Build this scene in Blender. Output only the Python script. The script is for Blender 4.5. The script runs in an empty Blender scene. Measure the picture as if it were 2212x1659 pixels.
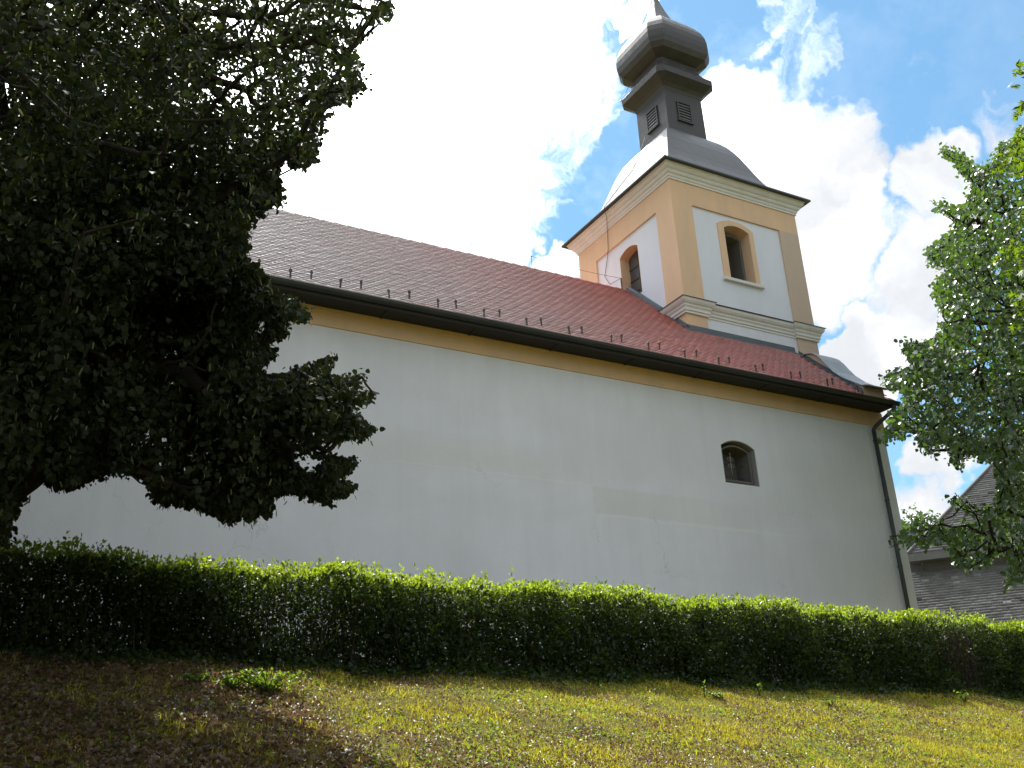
import bpy, math
import numpy as np
from mathutils import Vector, Matrix

rng = np.random.default_rng(11)
SC = bpy.context.scene
COL = SC.collection
R = math.radians

# ------------------------------------------------------------------ camera
yaw, pitch, roll, fpx = 0.5291838, 0.3956556, -0.0533537, 2256.53      # focal length in pixels of a 2212 px wide picture
fwd = Vector((math.sin(yaw)*math.cos(pitch), math.cos(yaw)*math.cos(pitch), math.sin(pitch)))
rt0 = Vector((math.cos(yaw), -math.sin(yaw), 0)); up0 = rt0.cross(fwd)
rt = math.cos(roll)*rt0 + math.sin(roll)*up0
up = -math.sin(roll)*rt0 + math.cos(roll)*up0
cd = bpy.data.cameras.new('camera'); cam = bpy.data.objects.new('camera', cd); COL.objects.link(cam)
cam.matrix_world = Matrix(((rt.x, up.x, -fwd.x, 0), (rt.y, up.y, -fwd.y, 0), (rt.z, up.z, -fwd.z, 0), (0, 0, 0, 1)))
cd.sensor_width = 36; cd.lens = fpx/2212*36; cd.clip_end = 5000; cd.clip_start = .05
SC.camera = cam

# ------------------------------------------------------------------ sun, sky, exposure
SUN_EL, SUN_AZ = R(62), R(6)                      # azimuth clockwise from +Y
SUN = Vector((math.sin(SUN_AZ)*math.cos(SUN_EL), math.cos(SUN_AZ)*math.cos(SUN_EL), math.sin(SUN_EL)))
ld = bpy.data.lights.new('sun', 'SUN'); ld.energy = 5.0; ld.angle = R(.53); ld.color = (1, .95, .87)
lo = bpy.data.objects.new('sun', ld); COL.objects.link(lo); lo.rotation_euler = SUN.to_track_quat('Z', 'Y').to_euler()
lo.location = (0, 20, 40)
SC.view_settings.view_transform = 'Standard'; SC.view_settings.look = 'None'
SC.view_settings.exposure = 0.70; SC.view_settings.gamma = 1
SC.render.film_transparent = False
SC.cycles.max_bounces = 6; SC.cycles.transparent_max_bounces = 4; SC.cycles.diffuse_bounces = 4

W = bpy.data.worlds.new('World'); SC.world = W; W.use_nodes = True
class NT:
    def __init__(s, t): s.t = t; s.t.nodes.clear()
    def n(s, k, **kw):
        n = s.t.nodes.new(k)
        for a, b in kw.items():
            if a.startswith('i_'):
                key = a[2:]; key = int(key) if key.isdigit() else key
                s.put(n, key, b)
            else: setattr(n, a, b)
        return n
    def put(s, n, key, b):
        if hasattr(b, 'is_output'): s.t.links.new(b, n.inputs[key])
        else: n.inputs[key].default_value = b
    def math(s, op, a, b=0., c=None, clamp=False):
        n = s.n('ShaderNodeMath', operation=op, use_clamp=clamp); s.put(n, 0, a); s.put(n, 1, b)
        if c is not None: s.put(n, 2, c)
        return n.outputs[0]
    def vmath(s, op, a, b=None):
        n = s.n('ShaderNodeVectorMath', operation=op); s.put(n, 0, a)
        if b is not None: s.put(n, 1, b)
        return n.outputs['Value'] if op in ('DOT_PRODUCT', 'LENGTH', 'DISTANCE') else n.outputs[0]
    def noise(s, vec, scale, detail=4, rough=.55, dist=0.):
        n = s.n('ShaderNodeTexNoise'); s.put(n, 'Vector', vec)
        n.inputs['Scale'].default_value = scale; n.inputs['Detail'].default_value = detail
        n.inputs['Roughness'].default_value = rough; n.inputs['Distortion'].default_value = dist
        return n
    def rng(s, v, a, b, c=0., d=1., smooth=False):
        n = s.n('ShaderNodeMapRange'); s.put(n, 0, v)
        for i, q in enumerate((a, b, c, d)): s.put(n, i+1, q)
        if smooth: n.interpolation_type = 'SMOOTHSTEP'
        return n.outputs[0]
    def mix(s, f, a, b, mode='MIX'):
        n = s.n('ShaderNodeMix', data_type='RGBA', blend_type=mode, clamp_factor=True)
        s.put(n, 0, f)
        for k, q in ((6, a), (7, b)):
            if not hasattr(q, 'is_output') and len(q) == 3: q = (*q, 1)
            s.put(n, k, q)
        return n.outputs[2]
    def scale(s, vec, v):
        m = s.n('ShaderNodeMapping'); s.put(m, 'Vector', vec); m.inputs['Scale'].default_value = v
        return m.outputs[0]

t = NT(W.node_tree)
out = t.n('ShaderNodeOutputWorld'); bg = t.n('ShaderNodeBackground')
bg.inputs[1].default_value = .1
sky = t.n('ShaderNodeTexSky', sky_type='NISHITA', sun_disc=False)
sky.sun_elevation = SUN_EL; sky.sun_rotation = SUN_AZ; sky.air_density = 1.0; sky.dust_density = .6; sky.ozone_density = 1.2
tc = t.n('ShaderNodeTexCoord').outputs['Generated']
dirv = t.vmath('NORMALIZE', tc)
w1 = t.noise(dirv, 7, 5, .62); w2 = t.noise(dirv, 20, 5, .58)
off = t.vmath('ADD', t.vmath('MULTIPLY', t.vmath('SUBTRACT', w1.outputs['Color'], (.5, .5, .5)), (.13, .13, .13)),
              t.vmath('MULTIPLY', t.vmath('SUBTRACT', w2.outputs['Color'], (.5, .5, .5)), (.06, .06, .06)))
wd = t.vmath('NORMALIZE', t.vmath('ADD', dirv, off))
# cumulus clouds: direction, angular radius, opacity
CL = [(0.290,0.722,0.627,0.173,1),(0.388,0.704,0.592,0.078,1),(0.252,0.796,0.550,0.14,1),(0.073,0.823,0.563,0.177,1),(.10,.65,.75,.22,1),(0.396,0.752,0.527,0.060,.85),
 (0.437,0.749,0.498,0.030,1),(0.483,0.587,0.649,0.021,.62),(0.471,0.582,0.663,0.009,.9),(0.590,0.503,0.632,0.022,.40),(0.575,0.496,0.651,0.018,.38),
 (0.613,0.503,0.610,0.017,.34),(0.553,0.560,0.616,0.022,.75),(0.583,0.578,0.570,0.052,1),(0.622,0.562,0.545,0.048,1),(0.659,0.548,0.516,0.042,1),
 (0.625,0.594,0.507,0.055,1),(0.668,0.575,0.473,0.050,.95),(0.736,0.531,0.419,0.043,1),(0.730,0.505,0.460,0.040,.95),(0.722,0.482,0.497,0.026,.75),
 (0.733,0.556,0.393,0.027,1),(0.714,0.598,0.366,0.017,.8),(0.769,0.573,0.284,0.030,1),(0.753,0.603,0.262,0.020,.95),(0.766,0.598,0.236,0.026,.95),
 (0.743,0.418,0.523,0.027,.55),(0.674,0.595,0.437,0.035,.7),(0.492,0.727,0.479,0.020,.9)]
F = None
for (x, y, z, r, op) in CL:
    d = t.vmath('DOT_PRODUCT', wd, (x, y, z))
    m = t.rng(d, math.cos(r*1.5), math.cos(r*.45), 0., op)
    F = m if F is None else t.math('MAXIMUM', F, m)
# everywhere outside the clear patch: broken clouds of the same kind
fb = t.math('SUBTRACT', t.noise(wd, 14, 6, .60).outputs['Fac'], .5)
F = t.rng(t.math('ADD', F, t.math('MULTIPLY', fb, 1.6)), .20, .80, 0., 1., smooth=True)
gen = t.rng(t.noise(dirv, 3.2, 6, .6, .3).outputs['Fac'], .37, .52, 0., .97, smooth=True)
zone = t.rng(t.vmath('DOT_PRODUCT', dirv, (0.655, 0.54, 0.53)), math.cos(.50), math.cos(.42), 0., 1., smooth=True)
zone = t.math('SUBTRACT', 1., zone)
zone2 = t.rng(t.vmath('DOT_PRODUCT', dirv, (0.74, 0.52, 0.30)), math.cos(.42), math.cos(.30), 0., 1., smooth=True)
zone2 = t.math('SUBTRACT', 1., zone2)
gen = t.math('MULTIPLY', gen, t.math('MULTIPLY', zone, zone2))
F = t.math('MAXIMUM', F, gen)
veil = t.rng(t.noise(dirv, 9, 5, .65).outputs['Fac'], .5, .75, 0., .13)
F = t.math('MAXIMUM', F, veil)
wisp = 1.
F = t.math('MULTIPLY', F, wisp, clamp=True)
shade = t.rng(t.noise(wd, 11, 4, .5).outputs['Fac'], .38, .66, 0., 1., smooth=True)
ccol = t.mix(shade, (5.2, 5.35, 5.6), (7.7, 7.75, 7.85))
glow = t.rng(t.vmath('DOT_PRODUCT', dirv, tuple(SUN)), math.cos(R(42)), math.cos(R(8)), 1., 7., smooth=True)
ccol = t.vmath('MULTIPLY', ccol, t.n('ShaderNodeCombineXYZ', i_0=glow, i_1=glow, i_2=glow).outputs[0])
lowz = t.rng(t.n('ShaderNodeSeparateXYZ', i_0=dirv).outputs[2], -.02, .02, 0., 1.)
skyc = t.mix(1., sky.outputs[0], (.60, .90, 1.0), 'MULTIPLY')
skyc = t.vmath('ADD', skyc, (.50, .90, 1.05))
col = t.mix(t.math('MULTIPLY', F, lowz), skyc, ccol)
t.put(bg, 0, col); t.t.links.new(bg.outputs[0], out.inputs[0])

# ------------------------------------------------------------------ mesh helpers
def newobj(name, me, mat, parent=None, smooth=False):
    if isinstance(mat, (list, tuple)):
        for m in mat: me.materials.append(m)
    else: me.materials.append(mat)
    o = bpy.data.objects.new(name, me); COL.objects.link(o)
    if parent is not None: o.parent = parent
    if smooth: me.shade_smooth()
    return o
def root_of(parent):
    v = Vector((0, 0, 0))
    while parent is not None: v = v + Vector(parent.location); parent = parent.parent
    return v
class MB:
    def __init__(s): s.v = []; s.f = []; s.m = []
    def add(s, vs, fs, mi=0):
        k = len(s.v); s.v += [tuple(map(float, q)) for q in vs]; s.f += [tuple(i+k for i in f) for f in fs]; s.m += [mi]*len(fs); return s
    def box(s, x0, x1, y0, y1, z0, z1, mi=0):
        return s.add([(x0,y0,z0),(x1,y0,z0),(x1,y1,z0),(x0,y1,z0),(x0,y0,z1),(x1,y0,z1),(x1,y1,z1),(x0,y1,z1)],
                     [(0,3,2,1),(4,5,6,7),(0,1,5,4),(1,2,6,5),(2,3,7,6),(3,0,4,7)], mi)
    def loft(s, secs, cap=True, mi=0, closed=False):
        n = len(secs[0]); k = len(secs); vs = [p for q in secs for p in q]; fs = []
        for i in range(k-1):
            for j in range(n): fs.append((i*n+j, i*n+(j+1) % n, (i+1)*n+(j+1) % n, (i+1)*n+j))
        if cap: fs.append(tuple(range(n-1, -1, -1))); fs.append(tuple((k-1)*n+j for j in range(n)))
        return s.add(vs, fs, mi)
    def prism(s, poly, axis, a, b, mi=0):      # poly in the two other axes
        def P(p, c): return {'x': (c, p[0], p[1]), 'y': (p[0], c, p[1]), 'z': (p[0], p[1], c)}[axis]
        return s.loft([[P(p, a) for p in poly], [P(p, b) for p in poly]], True, mi)
    def tube(s, pts, r, n=8, mi=0, cap=True):
        pts = [Vector(p) for p in pts]; rs = r if isinstance(r, (list, tuple)) else [r]*len(pts)
        secs = []; pu = None
        for i, p in enumerate(pts):
            d = (pts[min(i+1, len(pts)-1)]-pts[max(i-1, 0)]).normalized()
            if pu is None: pu = Vector((0, 0, 1)) if abs(d.z) < .9 else Vector((1, 0, 0))
            a = d.cross(pu).normalized(); b = a.cross(d).normalized(); pu = b
            secs.append([p + rs[i]*(math.cos(2*math.pi*j/n)*a + math.sin(2*math.pi*j/n)*b) for j in range(n)])
        return s.loft(secs, cap, mi)
    def build(s, name, mat, parent=None, smooth=False):
        o0 = root_of(parent)
        me = bpy.data.meshes.new(name)
        me.from_pydata([(a-o0.x, b-o0.y, c-o0.z) for a, b, c in s.v], [], s.f)
        me.polygons.foreach_set('material_index', s.m)
        bmn(me); me.update()
        return newobj(name, me, mat, parent, smooth)
def bmn(me):
    import bmesh
    b = bmesh.new(); b.from_mesh(me); bmesh.ops.recalc_face_normals(b, faces=b.faces); b.to_mesh(me); b.free()
def tag(o, label=None, cat=None, group=None, kind=None):
    if label: o['label'] = label
    if cat: o['category'] = cat
    if group: o['group'] = group
    if kind: o['kind'] = kind
    return o
def thing(name, loc, label, cat, group=None):
    o = bpy.data.objects.new(name, None); COL.objects.link(o); o.location = loc; o.empty_display_size = .3
    return tag(o, label, cat, group)
def quadmesh(V, Fq, mi=None):
    me = bpy.data.meshes.new('m'); nq, k = Fq.shape
    me.vertices.add(len(V)); me.vertices.foreach_set('co', V.astype(np.float32).ravel())
    me.loops.add(nq*k); me.loops.foreach_set('vertex_index', Fq.astype(np.int32).ravel())
    me.polygons.add(nq); me.polygons.foreach_set('loop_start', np.arange(0, nq*k, k, dtype=np.int32))
    me.polygons.foreach_set('loop_total', np.full(nq, k, dtype=np.int32))
    if mi is not None: me.polygons.foreach_set('material_index', mi.astype(np.int32))
    me.update(calc_edges=True); return me
def norm(a): return a/np.maximum(np.linalg.norm(a, axis=-1, keepdims=True), 1e-9)
LEAF = np.array([(0,0,0),(-.46,.22,.07),(-.34,.68,.10),(0,1,-.06),(.34,.68,.10),(.46,.22,.07)], float)
LEAFQ = np.array([(0,3,2,1),(0,5,4,3)])
LEAF2 = np.array([(0,0,0),(-.30,.30,.05),(-.24,.66,.08),(0,1,-.04),(.24,.66,.08),(.30,.30,.05)], float)
BRACT = np.array([(0,0,0),(-.10,.25,.02),(-.09,.75,.05),(0,1,0),(.09,.75,.05),(.10,.25,.02)], float)
MAPLE = np.array([(0,0,0),(-.30,.10,.03),(-.12,.28,0),(-.62,.42,.06),(-.18,.52,0),(-.36,.86,.05),(-.08,.66,0),(0,1.05,-.03),
                  (.08,.66,0),(.36,.86,.05),(.18,.52,0),(.62,.42,.06),(.12,.28,0),(.30,.10,.03)], float)
MAPLEQ = np.array([(0,2,2,1),(0,4,3,2),(0,6,5,4),(0,7,6,6),(0,8,8,7),(0,10,9,8),(0,12,11,10),(0,13,12,12)])
def scatter(C, D, N, S, T=LEAF, Q=LEAFQ, tri=False):
    """leaf template T laid at C, pointing along D, facing about N, sized S"""
    D = norm(D); X = norm(np.cross(D, N)); Z = np.cross(X, D)
    V = C[:, None, :] + S[:, None, None]*(T[None, :, 0:1]*X[:, None, :] + T[None, :, 1:2]*D[:, None, :] + T[None, :, 2:3]*Z[:, None, :])
    k = len(T); Fq = (np.arange(len(C))[:, None, None]*k + Q[None]).reshape(-1, Q.shape[1])
    return V.reshape(-1, 3), Fq

# ------------------------------------------------------------------ materials
def mat(name):
    m = bpy.data.materials.new(name); m.use_nodes = True; t = NT(m.node_tree)
    return m, t, t.n('ShaderNodeOutputMaterial'), t.n('ShaderNodeNewGeometry')
def pbsdf(t, out, col, rough=.6, bump=None, bstr=.3, bdist=.01, metal=0., spec=.5):
    p = t.n('ShaderNodeBsdfPrincipled'); 
    if not hasattr(col, 'is_output') and len(col) == 3: col = (*col, 1)
    t.put(p, 'Base Color', col); t.put(p, 'Roughness', rough); t.put(p, 'Metallic', metal); t.put(p, 'Specular IOR Level', spec)
    if bump is not None:
        b = t.n('ShaderNodeBump'); b.inputs['Strength'].default_value = bstr; b.inputs['Distance'].default_value = bdist
        t.put(b, 'Height', bump); t.t.links.new(b.outputs[0], p.inputs['Normal'])
    t.t.links.new(p.outputs[0], out.inputs[0]); return p
def plaster(name, c1, c2, sc=1.2, stains=False):
    m, t, out, g = mat(name); P = g.outputs['Position']
    n1 = t.noise(t.scale(P, (1, 1, .35)), sc, 5, .6).outputs['Fac']
    n2 = t.noise(P, 26, 5, .6).outputs['Fac']; n3 = t.noise(P, 120, 3, .6).outputs['Fac']
    c = t.mix(t.rng(n1, .32, .68), c1, c2)
    c = t.mix(t.rng(n2, .2, .8, 0., .22), c, tuple(q*.78 for q in c1))
    if stains:
        s = t.n('ShaderNodeSeparateXYZ', i_0=P); X, Z = s.outputs[0], s.outputs[2]
        wob = t.math('MULTIPLY', t.math('SUBTRACT', t.noise(P, 3.5, 4).outputs['Fac'], .5), .16)
        Zw = t.math('ADD', Z, wob); Xw = t.math('ADD', X, wob)
        def band(v, a, b, e): return t.math('MULTIPLY', t.rng(v, a-e, a+e, 0., 1., True), t.rng(v, b-e, b+e, 1., 0., True))
        patch = t.math('MULTIPLY', band(Zw, 6.22, 6.83, .045), t.rng(Xw, 12.78, 12.86, 0., 1., True))
        patch = t.math('MULTIPLY', patch, t.rng(Xw, 14., 18.6, .85, 0.))
        warm = t.math('MULTIPLY', band(Zw, 6.85, 7.45, .3), band(X, 7., 12.4, 2.6))
        c = t.mix(t.math('MULTIPLY', patch, .32), c, (.62, .585, .52))
        c = t.mix(t.math('MULTIPLY', warm, .4), c, (.68, .66, .62))
        damp = t.math('MULTIPLY', t.rng(Zw, 2.2, 4.3, 1., 0., True), t.rng(n1, .3, .7, .2, .9))
        c = t.mix(t.math('MULTIPLY', damp, .35), c, (.56, .57, .61))
        line = t.math('MULTIPLY', band(Zw, 6.83, 6.86, .03), band(X, 7.5, 13, 1.2))
        line2 = t.math('MULTIPLY', band(Zw, 6.14, 6.20, .03), band(X, 12.8, 19, .7))
        c = t.mix(t.math('MULTIPLY', t.math('MAXIMUM', line, line2), .55), c, (.82, .83, .84))
        st = t.noise(t.scale(P, (2.6, 1, .10)), 1.0, 4, .65).outputs['Fac']
        c = t.mix(t.rng(st, .48, .74, 0., .22), c, (.60, .61, .65))
        big = t.noise(t.scale(P, (.35, 1, .6)), 1.0, 3, .5, .6).outputs['Fac']
        c = t.mix(t.rng(big, .42, .62, 0., .30), c, (.63, .64, .68))
        # thin cracks
        v = t.n('ShaderNodeTexVoronoi', feature='DISTANCE_TO_EDGE'); v.inputs['Scale'].default_value = .55
        t.put(v, 'Vector', t.vmath('ADD', P, t.vmath('MULTIPLY', t.noise(P, 1.8, 5, .6).outputs['Color'], (.9, 0, .9))))
        cr = t.math('MULTIPLY', t.rng(v.outputs['Distance'], .0, .006, 1., 0.), t.rng(t.noise(P, .5, 2).outputs['Fac'], .56, .62, 0., 1.))
        cr = t.math('MULTIPLY', cr, t.rng(Z, 6.8, 7.2, 1., 0.))
        c = t.mix(t.math('MULTIPLY', cr, .28), c, (.30, .30, .30))
    pbsdf(t, out, c, .9, t.math('ADD', n3, t.math('MULTIPLY', n2, 1.5)), .35, .006, spec=.2); return m
M = {}
M['white'] = plaster('white_plaster', (.79, .805, .885), (.73, .745, .82), 1.1, True)
M['twhite'] = plaster('tower_plaster', (.785, .80, .87), (.725, .74, .805), 1.5)
M['amber'] = plaster('ochre_plaster', (.80, .545, .35), (.70, .50, .34), 2.2)
M['rose'] = plaster('faded_ochre_plaster', (.63, .48, .37), (.57, .45, .36), 2.2)
M['stucco'] = plaster('moulded_stucco', (.77, .76, .74), (.69, .68, .66), 2.5)
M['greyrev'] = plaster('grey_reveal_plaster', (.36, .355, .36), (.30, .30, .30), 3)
def metal(name, c1, c2, rough=.4, met=.6, seams=None):
    m, t, out, g = mat(name); P = g.outputs['Position']
    n = t.noise(P, 3, 5, .6).outputs['Fac']; n2 = t.noise(P, 40, 3).outputs['Fac']
    c = t.mix(t.rng(n, .35, .65), c1, c2); b = n2
    if seams:
        s = t.n('ShaderNodeSeparateXYZ', i_0=P); Z = s.outputs[2]
        fr = t.math('FRACT', t.math('MULTIPLY', Z, 1/seams)); ln = t.rng(fr, .0, .035, 1., 0.)
        hv = t.math('FRACT', t.math('MULTIPLY', t.math('ADD', s.outputs[0], t.math('ADD', s.outputs[1], t.math('MULTIPLY', t.math('FLOOR', t.math('MULTIPLY', Z, 1/seams)), .43))), 1.15))
        ln = t.math('MAXIMUM', ln, t.rng(hv, .0, .02, 1., 0.))
        c = t.mix(t.math('MULTIPLY', ln, .45), c, tuple(q*.45 for q in c1))
        pan = t.n('ShaderNodeTexWhiteNoise', noise_dimensions='1D', i_W=t.math('FLOOR', t.math('MULTIPLY', Z, 1/seams))).outputs[0]
        c = t.mix(t.rng(pan, 0., 1., 0., .25), c, tuple(q*1.3 for q in c2))
        b = t.math('SUBTRACT', t.math('MULTIPLY', n2, .2), ln)
    pbsdf(t, out, c, t.rng(n, .3, .7, rough-.08, rough+.1), b, .35, .01, metal=met); return m
M['sheet'] = metal('grey_roof_sheet', (.085, .09, .096), (.12, .125, .132), .46, .15, .62)
M['dome'] = metal('dark_dome_sheet', (.038, .036, .036), (.058, .056, .055), .5, .15, .47)
M['zinc'] = metal('zinc_capping', (.26, .29, .32), (.33, .36, .39), .6, .15)
M['flash'] = metal('lead_flashing', (.085, .10, .12), (.12, .135, .15), .5, .3)
M['gutter'] = metal('dark_gutter_paint', (.028, .032, .038), (.042, .046, .052), .42, .1)
M['pipe'] = metal('green_black_pipe', (.035, .05, .05), (.05, .06, .06), .4, .1)
M['iron'] = metal('wrought_iron', (.05, .05, .052), (.10, .085, .07), .5, .4)
M['soffit'] = metal('dark_stained_timber', (.018, .018, .019), (.03, .028, .026), .8, 0.)
M['shutter'] = metal('weathered_shutter', (.06, .062, .066), (.09, .088, .085), .45, 0.)
M['dark'] = metal('dark_interior', (.02, .02, .022), (.03, .03, .03), .9, 0.)
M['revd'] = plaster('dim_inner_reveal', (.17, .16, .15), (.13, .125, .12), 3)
m, t, out, g = mat('window_glass'); pbsdf(t, out, (.14, .14, .145), .35, t.noise(g.outputs['Position'], 6).outputs['Fac'], .1); M['glass'] = m
# cement tiles painted red
m, t, out, g = mat('red_cement_tiles'); P = g.outputs['Position']
rp = g.outputs['Random Per Island']
sx = t.n('ShaderNodeSeparateXYZ', i_0=P)
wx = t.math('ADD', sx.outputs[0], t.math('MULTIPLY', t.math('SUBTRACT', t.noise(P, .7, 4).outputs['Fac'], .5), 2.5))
fade = t.rng(wx, 5.5, 17.5, 0., 1., smooth=True)      # tiles grey at the left, turning red towards the tower
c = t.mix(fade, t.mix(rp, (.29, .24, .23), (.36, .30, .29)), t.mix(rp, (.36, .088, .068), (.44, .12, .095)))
c = t.mix(t.rng(t.noise(P, .55, 4).outputs['Fac'], .4, .7, 0., .3), c, (.24, .13, .115))
c = t.mix(t.rng(t.noise(P, 16, 4).outputs['Fac'], .55, .8, 0., .5), c, (.14, .085, .075))
sx = t.n('ShaderNodeSeparateXYZ', i_0=P)
rust = t.math('MULTIPLY', t.rng(sx.outputs[2], 10.25, 10.36, 1., 0.), t.rng(t.noise(P, 2.5, 3).outputs['Fac'], .5, .65, 0., .5))
c = t.mix(rust, c, (.38, .2, .09))
p = pbsdf(t, out, c, t.rng(t.noise(P, 5, 4).outputs['Fac'], .3, .7, .36, .48), t.noise(P, 90, 3).outputs['Fac'], .15, .004, spec=.4)
t.put(p, 'Coat Weight', .45); t.put(p, 'Coat Roughness', .35)
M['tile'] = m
def slate(name, c1, c2):
    m, t, out, g = mat(name); P = g.outputs['Position']; rp = g.outputs['Random Per Island']
    c = t.mix(rp, c1, c2); c = t.mix(t.rng(rp, .985, .992), c, (.26, .26, .25)); c = t.mix(t.rng(rp, .03, .0, 0., 1.), c, (.03, .03, .03))
    c = t.mix(t.rng(t.noise(P, 1.5, 5).outputs['Fac'], .4, .7, 0., .5), c, tuple(q*.7 for q in c1))
    c = t.mix(t.rng(t.noise(P, 30, 3).outputs['Fac'], .6, .8, 0., .35), c, (.22, .21, .2))
    pbsdf(t, out, c, .7, t.noise(P, 60, 3).outputs['Fac'], .3, .01, spec=.1); return m
M['slate'] = slate('grey_slate', (.12, .118, .115), (.18, .176, .17))
M['render'] = plaster('grey_house_render', (.13, .13, .13), (.105, .105, .105), 2)
M['fascia'] = metal('grey_fascia_board', (.15, .15, .145), (.19, .185, .18), .6, 0.)
def leafmat(name, ca, cb, trans, tf=.4, rough=.42, spec=.5):
    m, t, out, g = mat(name); rp = g.outputs['Random Per Island']; P = g.outputs['Position']
    c = t.mix(rp, ca, cb)
    c = t.mix(t.rng(t.noise(P, 1.4, 3).outputs['Fac'], .35, .65, 0., .45), c, tuple(q*.6 for q in ca))
    p = t.n('ShaderNodeBsdfPrincipled'); t.put(p, 'Base Color', c); t.put(p, 'Roughness', rough); t.put(p, 'Specular IOR Level', spec)
    tr = t.n('ShaderNodeBsdfTranslucent'); t.put(tr, 0, t.mix(rp, tuple(q*.8 for q in trans), trans))
    mx = t.n('ShaderNodeMixShader'); mx.inputs[0].default_value = tf
    t.t.links.new(p.outputs[0], mx.inputs[1]); t.t.links.new(tr.outputs[0], mx.inputs[2]); t.t.links.new(mx.outputs[0], out.inputs[0])
    return m
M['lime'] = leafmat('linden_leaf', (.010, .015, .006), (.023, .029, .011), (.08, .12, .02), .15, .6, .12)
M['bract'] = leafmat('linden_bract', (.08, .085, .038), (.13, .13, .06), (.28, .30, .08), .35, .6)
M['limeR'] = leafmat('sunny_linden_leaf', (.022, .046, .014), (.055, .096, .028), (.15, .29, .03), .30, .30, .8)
M['maple'] = leafmat('maple_leaf', (.06, .11, .010), (.10, .16, .015), (.20, .31, .012), .45, .45)
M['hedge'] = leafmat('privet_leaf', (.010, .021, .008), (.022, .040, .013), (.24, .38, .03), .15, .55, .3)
M['hedgetop'] = leafmat('sunlit_privet_leaf', (.06, .105, .018), (.11, .16, .03), (.42, .56, .03), .5, .32, .6)  # lighter copy of the privet leaf, sunlight on the hedge top put into colour
M['deadleaf'] = leafmat('dry_leaf', (.055, .036, .024), (.18, .12, .072), (.33, .2, .08), .2, .5, .5)
M['grass'] = leafmat('grass_blade', (.19, .22, .014), (.48, .33, .045), (.64, .60, .045), .42, .42, .55)
M['weed'] = leafmat('weed_leaf', (.06, .12, .015), (.12, .19, .03), (.3, .46, .03), .4, .4)
def bark(name, a, b):
    m, t, out, g = mat(name); P = g.outputs['Position']
    n = t.noise(t.scale(P, (9, 9, 1.6)), 1, 6, .65).outputs['Fac']
    pbsdf(t, out, t.mix(t.rng(n, .3, .7), a, b), .9, n, .8, .03, spec=.2); return m
M['bark'] = bark('linden_bark', (.018, .015, .012), (.040, .034, .027))
M['twig'] = bark('twig_bark', (.03, .024, .018), (.065, .052, .04))
m, t, out, g = mat('bank_soil'); P = g.outputs['Position']
n = t.noise(P, 1.3, 5, .6).outputs['Fac']; n2 = t.noise(P, 22, 5, .7).outputs['Fac']; n3 = t.noise(P, 110, 3, .7).outputs['Fac']
c = t.mix(t.rng(n2, .35, .65), (.075, .075, .014), (.16, .105, .034)); c = t.mix(t.rng(n, .4, .65), c, (.12, .13, .02))
c = t.mix(t.rng(n3, .55, .75), c, (.20, .14, .07))
pbsdf(t, out, c, .95, t.math('ADD', n2, n3), .8, .04, spec=.15); M['soil'] = m

# ------------------------------------------------------------------ terrain
def hb(x): return 1.655 - .0168*np.clip(x, -15, 30)          # foot of the hedge
def zg(x, y):
    x = np.asarray(x, float); y = np.asarray(y, float)
    b = hb(x); L = 10.95
    bank = b - .375*(L-y)
    lo = np.full_like(bank, -1.6)
    k = .5; h = np.clip(.5+.5*(bank-lo)/k, 0, 1); z = lo*(1-h)+bank*h + k*h*(1-h)*.5          # smooth max
    top = b + .02*(y-L)
    k = .10; h = np.clip(.5-.5*(z-top)/k, 0, 1); z = top*(1-h)+z*h - k*h*(1-h)*.5
    w = np.exp(-((y-6)/9)**2)
    z = z + w*(.035*np.sin(x*1.7+y*.9)*np.sin(y*2.1-x*.6) + .02*np.sin(x*4.3+1)*np.sin(y*5.1) + .012*np.sin(x*9.1+y*3)*np.sin(y*8.3-x*2))
    return z
xs = np.concatenate([np.linspace(-700, -12, 12), np.linspace(-10, 30, 401), np.linspace(34, 900, 14)])
ys = np.concatenate([np.linspace(-500, -6, 8), np.linspace(-4, 22, 261), np.linspace(26, 1500, 14)])
XX, YY = np.meshgrid(xs, ys); ZZ = zg(XX, YY); nx, ny = len(xs), len(ys)
idx = np.arange(nx*ny).reshape(ny, nx)
Fq = np.stack([idx[:-1, :-1], idx[:-1, 1:], idx[1:, 1:], idx[1:, :-1]], -1).reshape(-1, 4)
me = quadmesh(np.stack([XX, YY, ZZ], -1).reshape(-1, 3), Fq)
tag(newobj('ground', me, M['soil'], None, True), kind='structure')

# ------------------------------------------------------------------ church
X0, Y0, TW = 17.6215, 20.2590, 5.0
X1, Y1 = X0+TW, Y0+TW; XC, YC = X0+2.5, Y0+2.5
YW, YWB = 18.5931, 2*YC-18.5931              # near and far nave walls
XL, XR = -7.0, 22.7256
YG, ZG, ZR = 17.9431, 10.0982, 14.7858       # gutter edge and ridge
SL = (ZR-ZG)/(YC-YG)
church = thing('church', (10, YC, 1.6), 'white church with red tiled roof, ochre trim and square tower under an onion dome', 'church')

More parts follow.
